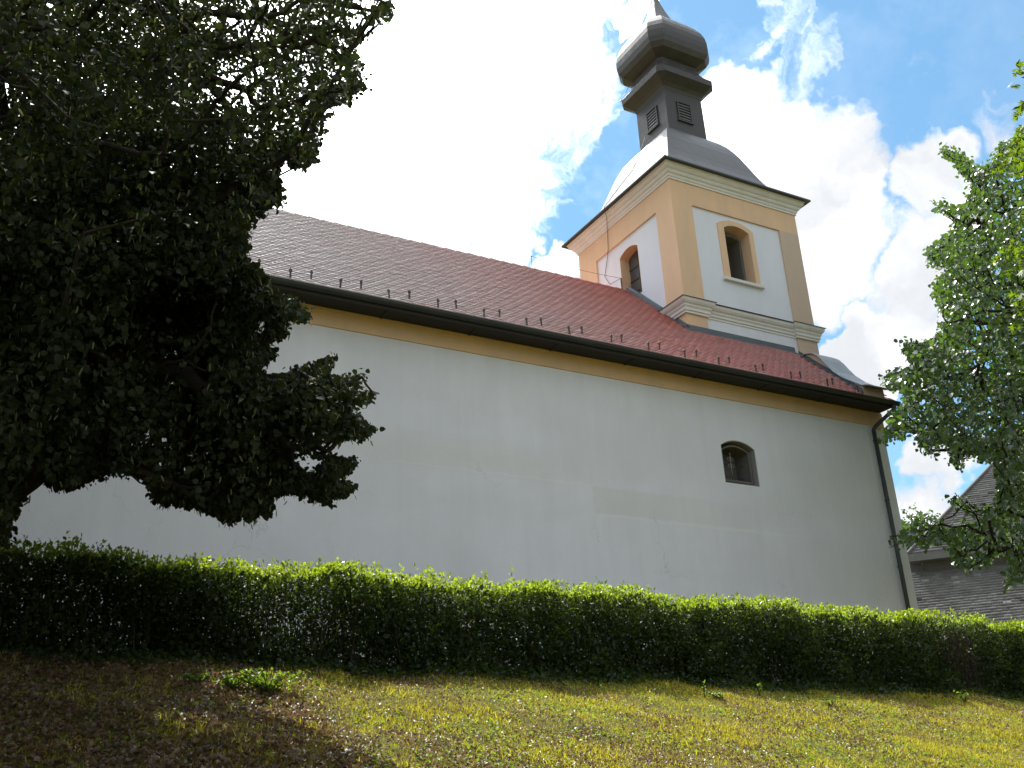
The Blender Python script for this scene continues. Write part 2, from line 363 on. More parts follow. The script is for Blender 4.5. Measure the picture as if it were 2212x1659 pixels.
def arch(x0, x1, zs, zc, n=14):              # points of a segmental arch from left to right
    w = (x1-x0)/2; h = zc-zs; r = (w*w+h*h)/(2*h); cx = (x0+x1)/2; cz = zc-r; a = math.asin(min(1, w/r))
    return [(cx+r*math.sin(-a+2*a*i/n), cz+r*math.cos(-a+2*a*i/n)) for i in range(n+1)]
def wall_hole(b, axis, c0, c1, u0, u1, z0, z1, a0, a1, zb, zs, zc):
    """wall u0..u1 x z0..z1 with an arched opening a0..a1, zb..zc, as butted prisms"""
    ax = 'y' if axis == 'y' else 'x'
    b.prism([(u0, z0), (a0, z0), (a0, z1), (u0, z1)], ax, c0, c1)
    b.prism([(a1, z0), (u1, z0), (u1, z1), (a1, z1)], ax, c0, c1)
    b.prism([(a0, z0), (a1, z0), (a1, zb), (a0, zb)], ax, c0, c1)
    pts = arch(a0, a1, zs, zc)
    for p, q in zip(pts[:-1], pts[1:]): b.prism([p, q, (q[0], z1), (p[0], z1)], ax, c0, c1)
def lining(b, axis, c0, c1, a0, a1, zb, zs, zc, th=.012):
    """thin skin inside an arched opening"""
    pts = arch(a0, a1, zs, zc); inn = arch(a0+th, a1-th, zs, zc-th)
    for p, q, r_, s_ in zip(pts[:-1], pts[1:], inn[1:], inn[:-1]): b.prism([s_, r_, q, p], axis, c0, c1)
    b.prism([(a0, zb), (a0+th, zb), (a0+th, zs), (a0, zs)], axis, c0, c1)
    b.prism([(a1-th, zb), (a1, zb), (a1, zs), (a1-th, zs)], axis, c0, c1)
    b.prism([(a0+th, zb), (a1-th, zb), (a1-th, zb+th), (a0+th, zb+th)], axis, c0, c1)

# nave walls
b = MB(); wall_hole(b, 'y', YW, YW+.7, XL, XR-.02, .6, 10.02, 16.74, 17.84, 7.34, 8.31, 8.49)
b.box(XL, XR-.02, YWB-.7, YWB, .6, 10.02); b.box(XL, XL+.7, YW+.7, YWB-.7, .6, 10.02)
b.prism([(YW+.7, 10.02), (YWB-.7, 10.02), (YC, 13.9)], 'x', XL, XL+.7)
b.build('nave_wall', M['white'], church)
b = MB(); b.box(XL-.02, XR-.45, YW-.035, YW+.01, 9.575, 9.985); b.box(XL-.02, XR-.45, YW-.06, YW+.01, 9.93, 10.005)
b.box(XR-.446, XR+.02, YW-.05, YW+.01, 9.50, 9.99)
b.build('eaves_band', M['amber'], church)
# window in the long wall
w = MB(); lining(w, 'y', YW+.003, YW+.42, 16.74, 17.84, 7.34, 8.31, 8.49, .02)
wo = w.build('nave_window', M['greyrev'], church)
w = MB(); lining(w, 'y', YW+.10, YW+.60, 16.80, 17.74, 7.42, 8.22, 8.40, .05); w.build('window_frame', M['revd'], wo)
w = MB(); w.box(16.8, 17.78, YW+.60, YW+.62, 7.36, 8.45); w.build('pane', M['glass'], wo)
w = MB(); gx = 17.27; gy = YW+.30
for k in range(5): w.tube([(16.86+.21*k, gy+.03, 7.44), (16.86+.21*k, gy+.03, 8.33)], .008, 5)
for z in (7.62, 7.95): w.tube([(16.82, gy+.03, z), (17.74, gy+.03, z)], .009, 5)
w.build('grille', M['iron'], wo)
w = MB(); w.tube([(gx, gy, 7.70), (gx, gy, 8.26)], [.008, .014], 6)
for sx in (-1, 1):
    for z0, k in ((8.10, 1), (7.92, -1)):
        w.tube([(gx, gy, z0-.05*k)]+[(gx+sx*(.05+.045*math.cos(a)), gy, z0+k*.04*math.sin(a)) for a in np.linspace(math.pi, -.9*math.pi, 9)], .007, 5)
w.build('scroll_ornament', M['greyrev'], wo)

# gable wall with volutes
prof = [(18.05, 10.46), (18.31, 10.66), (18.63, 10.90), (18.94, 11.22), (19.12, 11.48), (19.28, 11.74), (19.42, 11.92), (19.60, 12.06), (19.82, 12.14), (20.25, 12.16)]
PA, PB = 21.62, 22.40
from mathutils import geometry as _g
b = MB()
for i in range(len(prof)-1):
    p, q = prof[i], prof[i+1]
    for mir in (0, 1):
        P4 = [(p[0], 9.99), (q[0], 9.99), q, p]
        if mir: P4 = [(2*YC-a, c) for a, c in P4]
        b.prism(P4, 'x', PA, PB)
b.box(PA+.3, PB, 20.25, 2*YC-20.25, 9.8, 12.0)
b.build('gable_parapet', M['rose'], church)
b = MB(); b.box(XR-.7, XR, YW-.012, YWB+.012, .6, 9.99); b.build('facade_wall', M['white'], church)
b = MB()
cp = [(17.80, 10.37)]+prof
for mir in (0, 1):
    secs = []
    for y, z in cp:
        yy = 2*YC-y if mir else y
        secs.append([(PA-.06, yy, z+.004), (PB+.06, yy, z+.004), (PB+.06, yy, z+.028), (PA-.06, yy, z+.028)])
    b = MB(); b.loft(secs); b.build('parapet_capping', M['zinc'], church)
b = MB()   # flashing strip along the parapet foot and the tower foot
def rz(y, o=0.): return ZG + SL*(y-YG) + o
b.loft([[(PA-.14, y, rz(y, .05)), (PA+.01, y, rz(y, .05)), (PA+.01, y, rz(y, .17)), (PA-.008, y, rz(y, .17)), (PA-.02, y, rz(y, .08)), (PA-.14, y, rz(y, .07))] for y in (18.06, 20.12)])
b.loft([[(x, 20.12, rz(20.12, .05)), (x, 20.29, rz(20.12, .05)), (x, 20.29, rz(20.28, .17)), (x, 20.245, rz(20.28, .17)), (x, 20.235, rz(20.2, .10)), (x, 20.12, rz(20.12, .075))] for x in (17.5, PA)])
b.loft([[(17.50, y, rz(y, .05)), (17.70, y, rz(y, .05)), (17.70, y, rz(y, .20)), (17.60, y, rz(y, .20)), (17.595, y, rz(y, .11)), (17.50, y, rz(y, .085))] for y in (20.10, YC)])
b.build('roof_flashing', M['flash'], church)

# nave roof: base deck + real tiles
b = MB()
b.loft([[(x, YG+.02, ZG-.07), (x, YC, ZR-.09), (x, 2*YC-YG-.02, ZG-.07), (x, 2*YC-YG-.02, ZG-.01), (x, YC, ZR-.03), (x, YG+.02, ZG-.01)] for x in (XL-.2, XR-.02)])
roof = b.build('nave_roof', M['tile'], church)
slen = math.hypot(YC-YG, ZR-ZG); cr = .148; tw = .245
sd = np.array([0, (YC-YG)/slen, (ZR-ZG)/slen]); sn = np.array([0, -sd[2], sd[1]])
Vt = []; Ft = []; base = np.array([0, YG-.03, ZG])
tp = np.array([(-.5, .16), (-.30, .0), (.30, .0), (.5, .16), (.5, 1.3), (-.5, 1.3)])
k = 0
for i in range(int(slen/cr)+1):
    for j in range(int((XR-.05-XL)/tw)+1):
        x = XL + (j + .5*(i % 2))*tw + .1 + rng.normal(0, .004); s0 = i*cr + rng.normal(0, .005)
        yy = YG + (s0+.1)*sd[1]
        if x > X0-.02 and yy > Y0-.03: continue
        if x > PB+.2 or (PA-.16 < x < PB+.1 and yy > 17.98) or s0 > slen-.15: continue
        jl, jr = rng.normal(0, .0018, 2); tl = rng.normal(0, .004)
        top = []
        for (u, v) in tp:
            ss = min(s0 + v*cr, slen-.02)
            h = .016 + .007*(1-min(v, 1)) - .007*max(0, v-.2) + jl*(u < 0) + jr*(u > 0)
            top.append(base + np.array([x+u*(tw-.004)+tl*v, 0, 0]) + sd*ss + sn*(h+.012))
        top = np.array(top); bot = top[:4] - sn*.011
        Vt += [*top, *bot]; o = k*10
        Ft += [(o, o+1, o+2, o+3), (o, o+3, o+4, o+5), (o+6, o+7, o+1, o), (o+7, o+8, o+2, o+1), (o+8, o+9, o+3, o+2)]; k += 1
o0 = np.array([10, YC, 1.6])
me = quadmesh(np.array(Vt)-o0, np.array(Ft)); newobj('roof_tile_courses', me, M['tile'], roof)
b = MB()
for i in range(int((X0-XL)/.36)+1):
    x = XL + i*.36; x2 = min(x+.40, X0-.01)
    n = 7; A = [math.pi*(j/(n-1)) for j in range(n)]
    def sec(xx, r, dz): return [(xx, YC-r*math.cos(a), ZR-.075+dz+r*math.sin(a)) for a in A]+[(xx, YC+r*.8, ZR-.10), (xx, YC-r*.8, ZR-.10)]
    dz = rng.normal(0, .004)
    b.loft([sec(x, .105, dz+.012), sec(x2, .092, dz)])
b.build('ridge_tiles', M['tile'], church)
# snow guards
b = MB(); 
def guard_mesh():
    b = MB(); w_ = .014; h = .155; L = sn
    def P(u, v, d): return np.array([u, 0, 0]) + np.array([0, 0, 1])*v + np.array([0, -1, 0])*d
    pts = [(-.022, 0), (.022, 0), (.019, .15), (.036, .18), (.032, .21), (0, .245), (-.032, .21), (-.036, .18), (-.019, .15)]
    b.loft([[tuple(P(u, v, 0)) for u, v in pts], [tuple(P(u, v, .012)) for u, v in pts]])
    b.loft([[(-.011, y*sd[1]+0, y*sd[2]-.006), (.011, y*sd[1], y*sd[2]-.006), (.011, y*sd[1], y*sd[2]+.006), (-.011, y*sd[1], y*sd[2]+.006)] for y in (0, .2)])
    return b
g0 = None; lowx = [2.3, 3.35, 4.45, 5.53, 6.57, 7.66, 8.78, 9.89, 10.98, 12.10, 13.26, 14.34, 15.42, 16.48, 17.70, 18.88, 20.17, 21.3]
upx = [2.75, 3.85, 4.93, 6.01, 7.09, 8.19, 9.31, 10.37, 11.47, 12.57, 13.68, 14.79, 15.92, 16.98, 18.10, 19.41, 20.55]
for k_, (lst, yy) in enumerate(((lowx, 17.97), (upx, 18.14))):
    for x in lst:
        if g0 is None:
            g0 = guard_mesh().build('snow_guard', M['iron'], None); me_ = g0.data; g = g0
        else:
            g = g0.copy(); COL.objects.link(g)
        g.parent = church; g.location = Vector((x, yy, rz(yy, .035))) - Vector(church.location)
        g.rotation_euler = (rng.normal(0, .05), rng.normal(0, .05), rng.normal(0, .15))
# gutter, soffit, downpipe
b = MB()
n = 9; r = .088; cyg, czg = YG-.05, ZG-.045
def gsec(x, r):
    o_ = [(x, cyg-r*math.cos(a), czg-r*math.sin(a)) for a in np.linspace(0, math.pi, n)]
    i_ = [(x, cyg-(r-.008)*math.cos(a), czg-(r-.008)*math.sin(a)+.002) for a in np.linspace(math.pi, 0, n)]
    return o_+i_
b.loft([gsec(x, r) for x in np.linspace(XL-.2, XR-.02, 30)])
b.tube([(XL-.2, cyg-r, czg), (XR-.02, cyg-r, czg)], .012, 6)
for xx in (XR-.02, XL-.2): b.add([(xx, cyg-r*math.cos(a), czg-r*math.sin(a)) for a in np.linspace(0, math.pi, n)], [tuple(range(n))])
gut = b.build('gutter', M['gutter'], church, False)
b = MB(); b.box(XL-.2, XR-.06, YG+.03, YW-.061, ZG-.115, ZG-.075); b.box(XL-.2, XR-.06, YG+.0, YG+.03, ZG-.20, ZG-.055)
for i in range(14): b.box(XL+2.1*i-.03, XL+2.1*i+.03, YG+.04, YW-.07, ZG-.135, ZG-.112)
b.build('soffit', M['soffit'], church)
b = MB(); px = 22.24
b.tube([(22.50, cyg, czg-.05), (22.50, cyg, czg-.16), (22.48, cyg+.03, czg-.22), (22.28, YW-.13, 9.50), (px, YW-.10, 9.42), (px, YW-.10, 9.3)], .055, 12)
b.tube([(px, YW-.10, 9.36), (px, YW-.10, 1.5)], .056, 12)
pipe = b.build('downpipe', M['pipe'], church, True)
for z in (9.1, 7.4, 5.6, 3.8):
    b = MB(); b.tube([(px, YW-.10, z), (px, YW-.10, z+.035)], .066, 12); b.box(px-.012, px+.012, YW-.08, YW+.02, z+.004, z+.03)
    b.build('pipe_clamp', M['pipe'], pipe)
# lightning rods, conductor
for x in (3.6, 8.9, 14.2):
    b = MB(); b.tube([(x, YC, ZR), (x, YC, ZR+.40), (x, YC, ZR+.405), (x, YC, ZR+.44)], [.008, .008, .014, .014], 6); b.build('lightning_rod', M['iron'], church)
b = MB(); b.tube([(17.55, YC+.22, ZR+.02), (17.55, YC+.22, 15.34)], .022, 6); b.build('wire_post', M['iron'], church)
b = MB()
pts = []
for xa, xb in ((-3.6, 3.6), (3.6, 8.9), (8.9, 14.2), (14.2, 17.55)):
    for u in np.linspace(0, 1, 7)[:-1]: pts.append((xa+(xb-xa)*u, YC+.22*max(0, (xa+(xb-xa)*u-14.2)/3.35), 15.22 - .06*4*u*(1-u) + .12*max(0, (xa+(xb-xa)*u-14.2)/3.35)))
pts.append((17.55, YC+.22, 15.34)); b.tube(pts, .0065, 4)
b.build('conductor_wire', M['iron'], church)

# tower ------------------------------------------------------------
def ring(ox, oy, hx, hy, ch, z):     # rectangle with cut corners
    if ch <= 0: return [(ox-hx, oy-hy, z), (ox+hx, oy-hy, z), (ox+hx, oy+hy, z), (ox-hx, oy+hy, z)]
    return [(ox-hx+ch, oy-hy, z), (ox+hx-ch, oy-hy, z), (ox+hx, oy-hy+ch, z), (ox+hx, oy+hy-ch, z), (ox+hx-ch, oy+hy, z), (ox-hx+ch, oy+hy, z), (ox-hx, oy+hy-ch, z), (ox-hx, oy-hy+ch, z)]
rc = .06; T = .5
b = MB()
wall_hole(b, 'y', Y0+rc, Y0+rc+T, X0+rc, X1-rc, 9, 17.5, 19.53, 20.53, 14.45, 16.18, 16.34)
wall_hole(b, 'x', X0+rc, X0+rc+T, Y0+rc+T, Y1-rc, 9, 17.5, 22.16, 23.12, 14.5, 16.12, 16.28)
b.box(X1-rc-T, X1-rc, Y0+rc+T, Y1-rc, 9, 17.5); b.box(X0+rc+T, X1-rc-T, Y1-rc-T, Y1-rc, 9, 17.5)
b.box(X0+rc+T, X1-rc-T, Y0+rc+T, Y1-rc-T, 17.3, 17.5)
b.build('tower_wall', M['twhite'], church)
pil = ((X0, X0+.75, Y0, Y0+.80), (X1-.80, X1, Y0, Y0+.8), (X0, X0+.75, Y1-.95, Y1), (X1-.8, X1, Y1-.95, Y1))
for i, (a, c, d, e) in enumerate(pil):
    b = MB(); z1 = 16.64
    # L-shaped, keeps clear of the inside
    def Lsh(z0, z1, q=0.):
        sx = a < XC; sy = d < YC
        if sy: b.box(a, c, d, Y0+rc+.02, z0, z1)
        else: b.box(a, c, Y1-rc-.02, e, z0, z1)
        ya, yb = (Y0+rc+.02, e) if sy else (d, Y1-rc-.02)
        if sx: b.box(a, X0+rc+.02, ya, yb, z0, z1)
        else: b.box(X1-rc-.02, c, ya, yb, z0, z1)
    Lsh(9.2, z1)
    b.build('tower_pilaster', M['rose'] if i == 1 else M['amber'], church)
b = MB()
b.box(X0, X1, Y0, Y0+rc+.02, 16.64, 17.40); b.box(X0, X1, Y1-rc-.02, Y1, 16.64, 17.40)
b.box(X0, X0+rc+.02, Y0+rc+.02, Y1-rc-.02, 16.64, 17.40); b.box(X1-rc-.02, X1, Y0+rc+.02, Y1-rc-.02, 16.64, 17.40)
b.build('tower_frieze', M['amber'], church)
h = TW/2
def mould(b, ox, oy, hx, hy, prf): b.loft([ring(ox, oy, hx+o_, hy+o_, 0, z) for o_, z in prf])
b = MB(); mould(b, XC, YC, h, h, [(-.1, 17.36), (.035, 17.362), (.035, 17.42), (.055, 17.43), (.075, 17.47), (.075, 17.50), (.12, 17.53), (.145, 17.58), (.145, 17.61), (.19, 17.635), (.235, 17.69), (.245, 17.73), (.245, 17.76), (.28, 17.775), (.28, 17.80), (-.1, 17.803)])
b.build('tower_cornice', M['stucco'], church)
b = MB()
P2 = [(-.3, 12.90), (.02, 12.902), (.02, 12.96), (.05, 12.98), (.05, 13.04), (.085, 13.09), (.085, 13.13), (.13, 13.17), (.165, 13.23), (.165, 13.29), (.18, 13.30), (-.1, 13.40)]
mould(b, XC, YC, h-rc, h-rc, P2)
for (a, c, d, e) in pil:
    mould(b, (a+c)/2, (d+e)/2, (c-a)/2, (e-d)/2, [(o_+.035 if o_ > 0 else -.02, z-.004 if z < 13 else z+.012) for o_, z in P2])
mc = b.build('tower_string_course', M['stucco'], church)
b = MB(); b.loft([ring(XC, YC, h+o_, h+o_, 0, z) for o_, z in ((.14, 13.318), (.155, 13.322), (-.02, 13.43), (-.05, 13.43))])
for (a, c, d, e) in pil:
    b.loft([ring((a+c)/2, (d+e)/2, (c-a)/2+o_, (e-d)/2+o_, 0, z) for o_, z in ((.22, 13.316), (.245, 13.320), (-.02, 13.445), (-.05, 13.446))])
b.build('course_capping', M['flash'], mc)
# belfry windows
b = MB(); th = .22
po = arch(19.30, 20.70, 16.28, 16.50, 14); pi_ = arch(19.53, 20.53, 16.18, 16.34, 14)
for k_ in range(14): b.prism([pi_[k_], pi_[k_+1], po[k_+1], po[k_]], 'y', Y0+.025, Y0+rc+.01)
b.prism([(19.30, 14.45), (19.53, 14.45), pi_[0], po[0]], 'y', Y0+.025, Y0+rc+.01)
b.prism([(20.53, 14.45), (20.70, 14.45), po[-1], pi_[-1]], 'y', Y0+.025, Y0+rc+.01)
bw = b.build('belfry_window', M['amber'], church)
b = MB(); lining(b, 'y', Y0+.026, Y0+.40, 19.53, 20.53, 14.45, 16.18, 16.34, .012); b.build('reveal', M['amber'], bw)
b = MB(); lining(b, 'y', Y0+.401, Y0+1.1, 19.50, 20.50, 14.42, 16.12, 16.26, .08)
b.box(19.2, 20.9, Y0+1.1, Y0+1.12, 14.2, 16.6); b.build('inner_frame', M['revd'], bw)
b = MB(); b.prism([(Y0-.05, 14.33), (Y0+.3, 14.33), (Y0+.3, 14.47), (Y0+.02, 14.445), (Y0-.05, 14.42)], 'x', 19.24, 20.78); b.build('sill', M['stucco'], bw)
b = MB(); lining(b, 'x', X0+rc-.004, X0+.46, 22.16, 23.12, 14.5, 16.12, 16.28, .012)
lw = b.build('belfry_window', M['amber'], church)
b = MB(); b.prism([(22.17, 14.5), (23.11, 14.5)]+arch(22.17, 23.11, 16.12, 16.27)[::-1], 'x', X0+.40, X0+.44); shu = b.build('shutter', M['shutter'], lw)
b = MB()
for z in (14.9, 15.3, 15.72): b.box(X0+.375, X0+.40, 22.18, 23.10, z, z+.045)
b.box(X0+.38, X0+.40, 22.61, 22.65, 14.51, 16.25)
b.build('shutter_rail', M['iron'], lw)

# bell-shaped lower roof
SK = [(2.90, 17.80), (2.90, 17.835), (2.62, 17.99), (2.36, 18.20), (2.16, 18.42), (2.01, 18.62), (1.88, 18.90), (1.77, 19.18), (1.63, 19.56), (1.50, 19.90), (1.38, 20.16), (1.25, 20.40), (1.08, 20.62), (.92, 20.78), (.80, 20.90)]
b = MB(); b.loft([ring(XC+.02*k_/14, YC, s_, s_, 0, z) for k_, (s_, z) in enumerate(SK)]); sk = b.build('tower_roof', M['sheet'], church)
b = MB(); b.loft([ring(XC, YC, s_, s_, 0, z) for s_, z in ((2.55, 17.797), (2.86, 17.782), (2.905, 17.775), (2.91, 17.80), (2.6, 17.81))]); b.build('eaves_edge', M['gutter'], sk)
# lantern, canopy, onion, spire
LX = XC+.05
b = MB(); b.loft([ring(LX, YC, .80, .80, 0, 20.88), ring(LX, YC, .79, .79, 0, 22.45), ring(LX, YC, .80, .80, 0, 22.56)]); lan = b.build('lantern', M['dome'], church)
for nm, face in (('f', 'y'), ('l', 'x')):
    b = MB(); c0 = (YC if face == 'x' else LX)-.04; zb, zt = 21.38, 22.08; w2 = .25
    def bx(u0, u1, z0, z1, d0, d1):
        if face == 'y': b.box(u0, u1, YC-.80-d1, YC-.80-d0, z0, z1)
        else: b.box(LX-.80-d1, LX-.80-d0, u0, u1, z0, z1)
    bx(c0-w2-.04, c0-w2, zb-.04, zt+.04, -.02, .04); bx(c0+w2, c0+w2+.04, zb-.04, zt+.04, -.02, .04)
    bx(c0-w2, c0+w2, zt, zt+.04, -.02, .04); bx(c0-w2-.07, c0+w2+.07, zb-.07, zb-.02, -.02, .06)
    vent = b.build('louvre_vent', M['dome'], lan)
    b = MB()
    for k_ in range(6):
        z = zb+.03+k_*.112
        if face == 'y': b.prism([(YC-.80-.035, z), (YC-.80-.022, z), (YC-.80+.0, z+.07), (YC-.80-.012, z+.07)], 'x', c0-w2, c0+w2)
        else: b.prism([(LX-.80-.035, z), (LX-.80-.022, z), (LX-.80, z+.07), (LX-.80-.012, z+.07)], 'y', c0-w2, c0+w2)
    b.build('louvre_slats', M['sheet'], vent)
    b = MB(); bx(c0-w2, c0+w2, zb, zt, -.015, .004); b.build('vent_opening', M['dark'], vent)
CN = [(.80, 0.0, 22.50), (.84, .03, 22.60), (.93, .07, 22.70), (1.06, .12, 22.80), (1.20, .20, 22.90), (1.215, .20, 23.10), (1.19, .20, 23.14), (1.04, .18, 23.30), (.93, .16, 23.48), (.86, .14, 23.70), (.84, .12, 23.9)]
b = MB(); b.loft([ring(LX, YC, a, a, max(c_, .012), z) for a, c_, z in CN]); b.build('canopy', M['dome'], church)
ON = [(.80, .12, 23.78), (.93, .20, 23.84), (1.08, .28, 23.98), (1.18, .34, 24.16), (1.22, .37, 24.38), (1.22, .38, 24.62), (1.19, .38, 24.86), (1.12, .37, 25.10), (.99, .34, 25.36), (.82, .30, 25.62), (.66, .26, 25.82), (.52, .20, 25.98)]
b = MB(); b.loft([ring(LX, YC, a, a, c_, z) for a, c_, z in [(a*1.085 if z > 23.9 else a, c_, z) for a, c_, z in ON]]); b.build('onion_dome', M['dome'], church)
SP = [(.46, .012, 25.94), (.40, .012, 26.12), (.31, .01, 26.40), (.22, .008, 26.72), (.14, .006, 27.05), (.09, .005, 27.35), (.075, .004, 27.6), (.07, .004, 29.2)]
b = MB(); b.loft([ring(LX, YC, a, a, c_, z) for a, c_, z in SP]); b.build('spire', M['sheet'], church)
for pts in ([(LX-1.22, YC+1.0, 24.9), (LX-1.27, YC+.95, 24.4), (LX-1.15, YC+.80, 23.9), (LX-1.0, YC+.7, 23.7), (LX-1.08, YC+.9, 23.4), (LX-1.24, YC+1.05, 23.1)],
            [(X0+.9, 22.2, 20.42), (X0+.35, 22.0, 19.3), (X0+.12, 22.06, 18.80), (X0-.12, 22.39, 18.42), (X0-.40, 23.03, 17.86), (X0-.42, 23.05, 17.76), (X0-.26, 23.15, 17.6), (X0-.03, 23.49, 17.33), (X0-.03, 23.55, 16.66), (X0+.03, 23.7, 16.5), (X0+.03, 23.95, 15.9), (X0+.02, 23.7, 15.5), (17.55, YC+.22, 15.34)],
            [(LX-.5, YC-.1, 26.0), (LX-.28, YC-.05, 26.7), (LX-.12, YC, 27.4)]):
    b = MB(); b.tube(pts, .0095, 5); b.build('lightning_cable', M['iron'], church)

# ------------------------------------------------------------------ slate-roofed house on the right
HA = np.array([.774, .633])*42; HAz = .2045*42
eu = np.array([.66, -.751]); en = np.array([.751, .66])           # along the eaves, away from the viewer
house = thing('house', (HA[0]+eu[0]*6+en[0]*5, HA[1]+eu[1]*6+en[1]*5, 1.4), 'dark grey slate roofed house with a lean-to roof in front, behind the linden branches', 'house')
def H(s, d, z): return (HA[0]+eu[0]*s+en[0]*d, HA[1]+eu[1]*s+en[1]*d, z)
LEN, DEP = 19., 11.
b = MB(); b.loft([[H(.5, .5, z), H(LEN-.5, .5, z), H(LEN-.5, DEP-.5, z), H(.5, DEP-.5, z)] for z in (.5, HAz-.06)]); b.loft([[H(-3.2, .52, z), H(.49, .52, z), H(.49, 4, z), H(-3.2, 4, z)] for z in (.5, HAz-.36)]); b.build('wall', M['render'], house)
rz1 = HAz+DEP/2
b = MB(); b.add([H(0, 0, HAz), H(LEN, 0, HAz), H(LEN, DEP, HAz), H(0, DEP, HAz), H(DEP/2, DEP/2, rz1), H(LEN-DEP/2, DEP/2, rz1), H(0, 0, HAz-.05), H(LEN, 0, HAz-.05), H(LEN, DEP, HAz-.05), H(0, DEP, HAz-.05)],
      [(0, 1, 5, 4), (1, 2, 5), (2, 3, 4, 5), (3, 0, 4), (6, 7, 1, 0), (7, 8, 2, 1), (8, 9, 3, 2), (9, 6, 0, 3), (6, 9, 8, 7)])
hr = b.build('roof', M['slate'], house)
def slates(P0, U, S, n, rows, course, wid, lim):      # P0 start, U along, S up the slope, n normal
    V = []; Fc = []; k = 0
    for i in range(rows):
        a, c = lim(i*course)
        nn = int((c-a)/wid)
        for j in range(nn):
            u0 = a+(j+.5*(i % 2))*wid; u1 = u0+wid-.012; s0 = i*course+rng.normal(0, .004); s1 = s0+course*1.1
            if rng.random() < .006: continue
            o_ = .03+rng.normal(0, .004)
            q = [P0+U*u0+S*s0+n*(o_-.008), P0+U*u1+S*s0+n*(o_-.008), P0+U*u1+S*s1+n*.008, P0+U*u0+S*s1+n*.008, P0+U*u0+S*s0+n*.0, P0+U*u1+S*s0+n*.0]
            V += q; o = k*6; Fc += [(o, o+1, o+2, o+3), (o+4, o+5, o+1, o)]; k += 1
    return np.array(V), np.array(Fc)
U3 = np.array([*eu, 0]); S3 = norm(np.array([*en, 1.])); N3 = norm(np.cross(U3, S3)); N3 = N3 if N3[2] > 0 else -N3
hl = np.array(house.location)
V, Fc = slates(np.array(H(0, 0, HAz)), U3, S3, N3, int(DEP/2*1.414/.16), .16, .26, lambda s: (s/1.414, LEN-s/1.414))
newobj('slate_courses', quadmesh(V-hl, Fc), M['slate'], hr)
b = MB(); b.tube([H(0, 0, HAz+.03), H(DEP/2, DEP/2, rz1+.03)], .07, 8); b.build('hip_tiles', M['slate'], hr)
b = MB(); b.loft([[H(s, -.04, HAz-.30), H(s, .45, HAz-.30), H(s, .45, HAz-.02), H(s, -.04, HAz-.02)] for s in (0, LEN)])
b.build('fascia', M['fascia'], house)
# lean-to
LZ = .190*42; ls = 1.0
b = MB(); b.loft([[H(s, .5, LZ), H(s, -4.2, LZ-4.7*ls), H(s, -4.2, LZ-4.7*ls-.1), H(s, .5, LZ-.1)] for s in (-3.2, LEN)]); lt = b.build('lean_to_roof', M['slate'], house)
S4 = norm(np.array([*en, ls])); N4 = norm(np.cross(U3, S4)); N4 = N4 if N4[2] > 0 else -N4
V, Fc = slates(np.array(H(-3.2, -4.2, LZ-4.7*ls)), U3, S4, N4, int(4.65*math.hypot(1, ls)/.16), .16, .26, lambda s: (0, LEN+3))
newobj('slate_courses', quadmesh(V-hl, Fc), M['slate'], lt)
b = MB(); b.loft([[H(s, -3.8, .5), H(s, .49, .5), H(s, .49, LZ-.2), H(s, -3.8, LZ-4.3*ls-.14)] for s in (0, LEN-.2)]); b.build('lean_to_wall', M['render'], house)
# overhead cable between church and house
b = MB(); A = Vector((XR, 20.5, 8.4)); B = Vector(H(1.9, 1.0, HAz+1.25)); n = 14
A = Vector((22.74, 19.2, 6.28))
b.tube([A.lerp(B, i/n)-Vector((0, 0, .25*4*(i/n)*(1-i/n))) for i in range(n+1)], .014, 5)
tag(b.build('overhead_cable', M['gutter']), 'thin black cable strung between the church corner and the slate roof', 'cable')

# ------------------------------------------------------------------ vegetation
rtn, upn, fwn = np.array(rt), np.array(up), np.array(fwd); SUNn = np.array(SUN)
def px(Pn):
    d = Pn@fwn; d_ = np.where(d > .1, d, .1)
    return np.stack([1106+fpx*(Pn@rtn)/d_, 829.5-fpx*(Pn@upn)/d_], -1), d
def inpoly(p, poly):
    poly = np.array(poly, float); x, y = p[:, 0], p[:, 1]; r = np.zeros(len(p), bool); j = len(poly)-1
    for i in range(len(poly)):
        xi, yi = poly[i]; xj, yj = poly[j]
        c = ((yi > y) != (yj > y)) & (x < (xj-xi)*(y-yi)/(yj-yi+1e-12)+xi); r ^= c; j = i
    return r
def shadow_y(Pn):
    """where the shade of a point lands on the bank (x, y)"""
    q = Pn.copy()
    for _ in range(6):
        g_ = zg(q[:, 0], q[:, 1]); k = (Pn[:, 2]-g_)/SUNn[2]; q = Pn - k[:, None]*SUNn
    return q
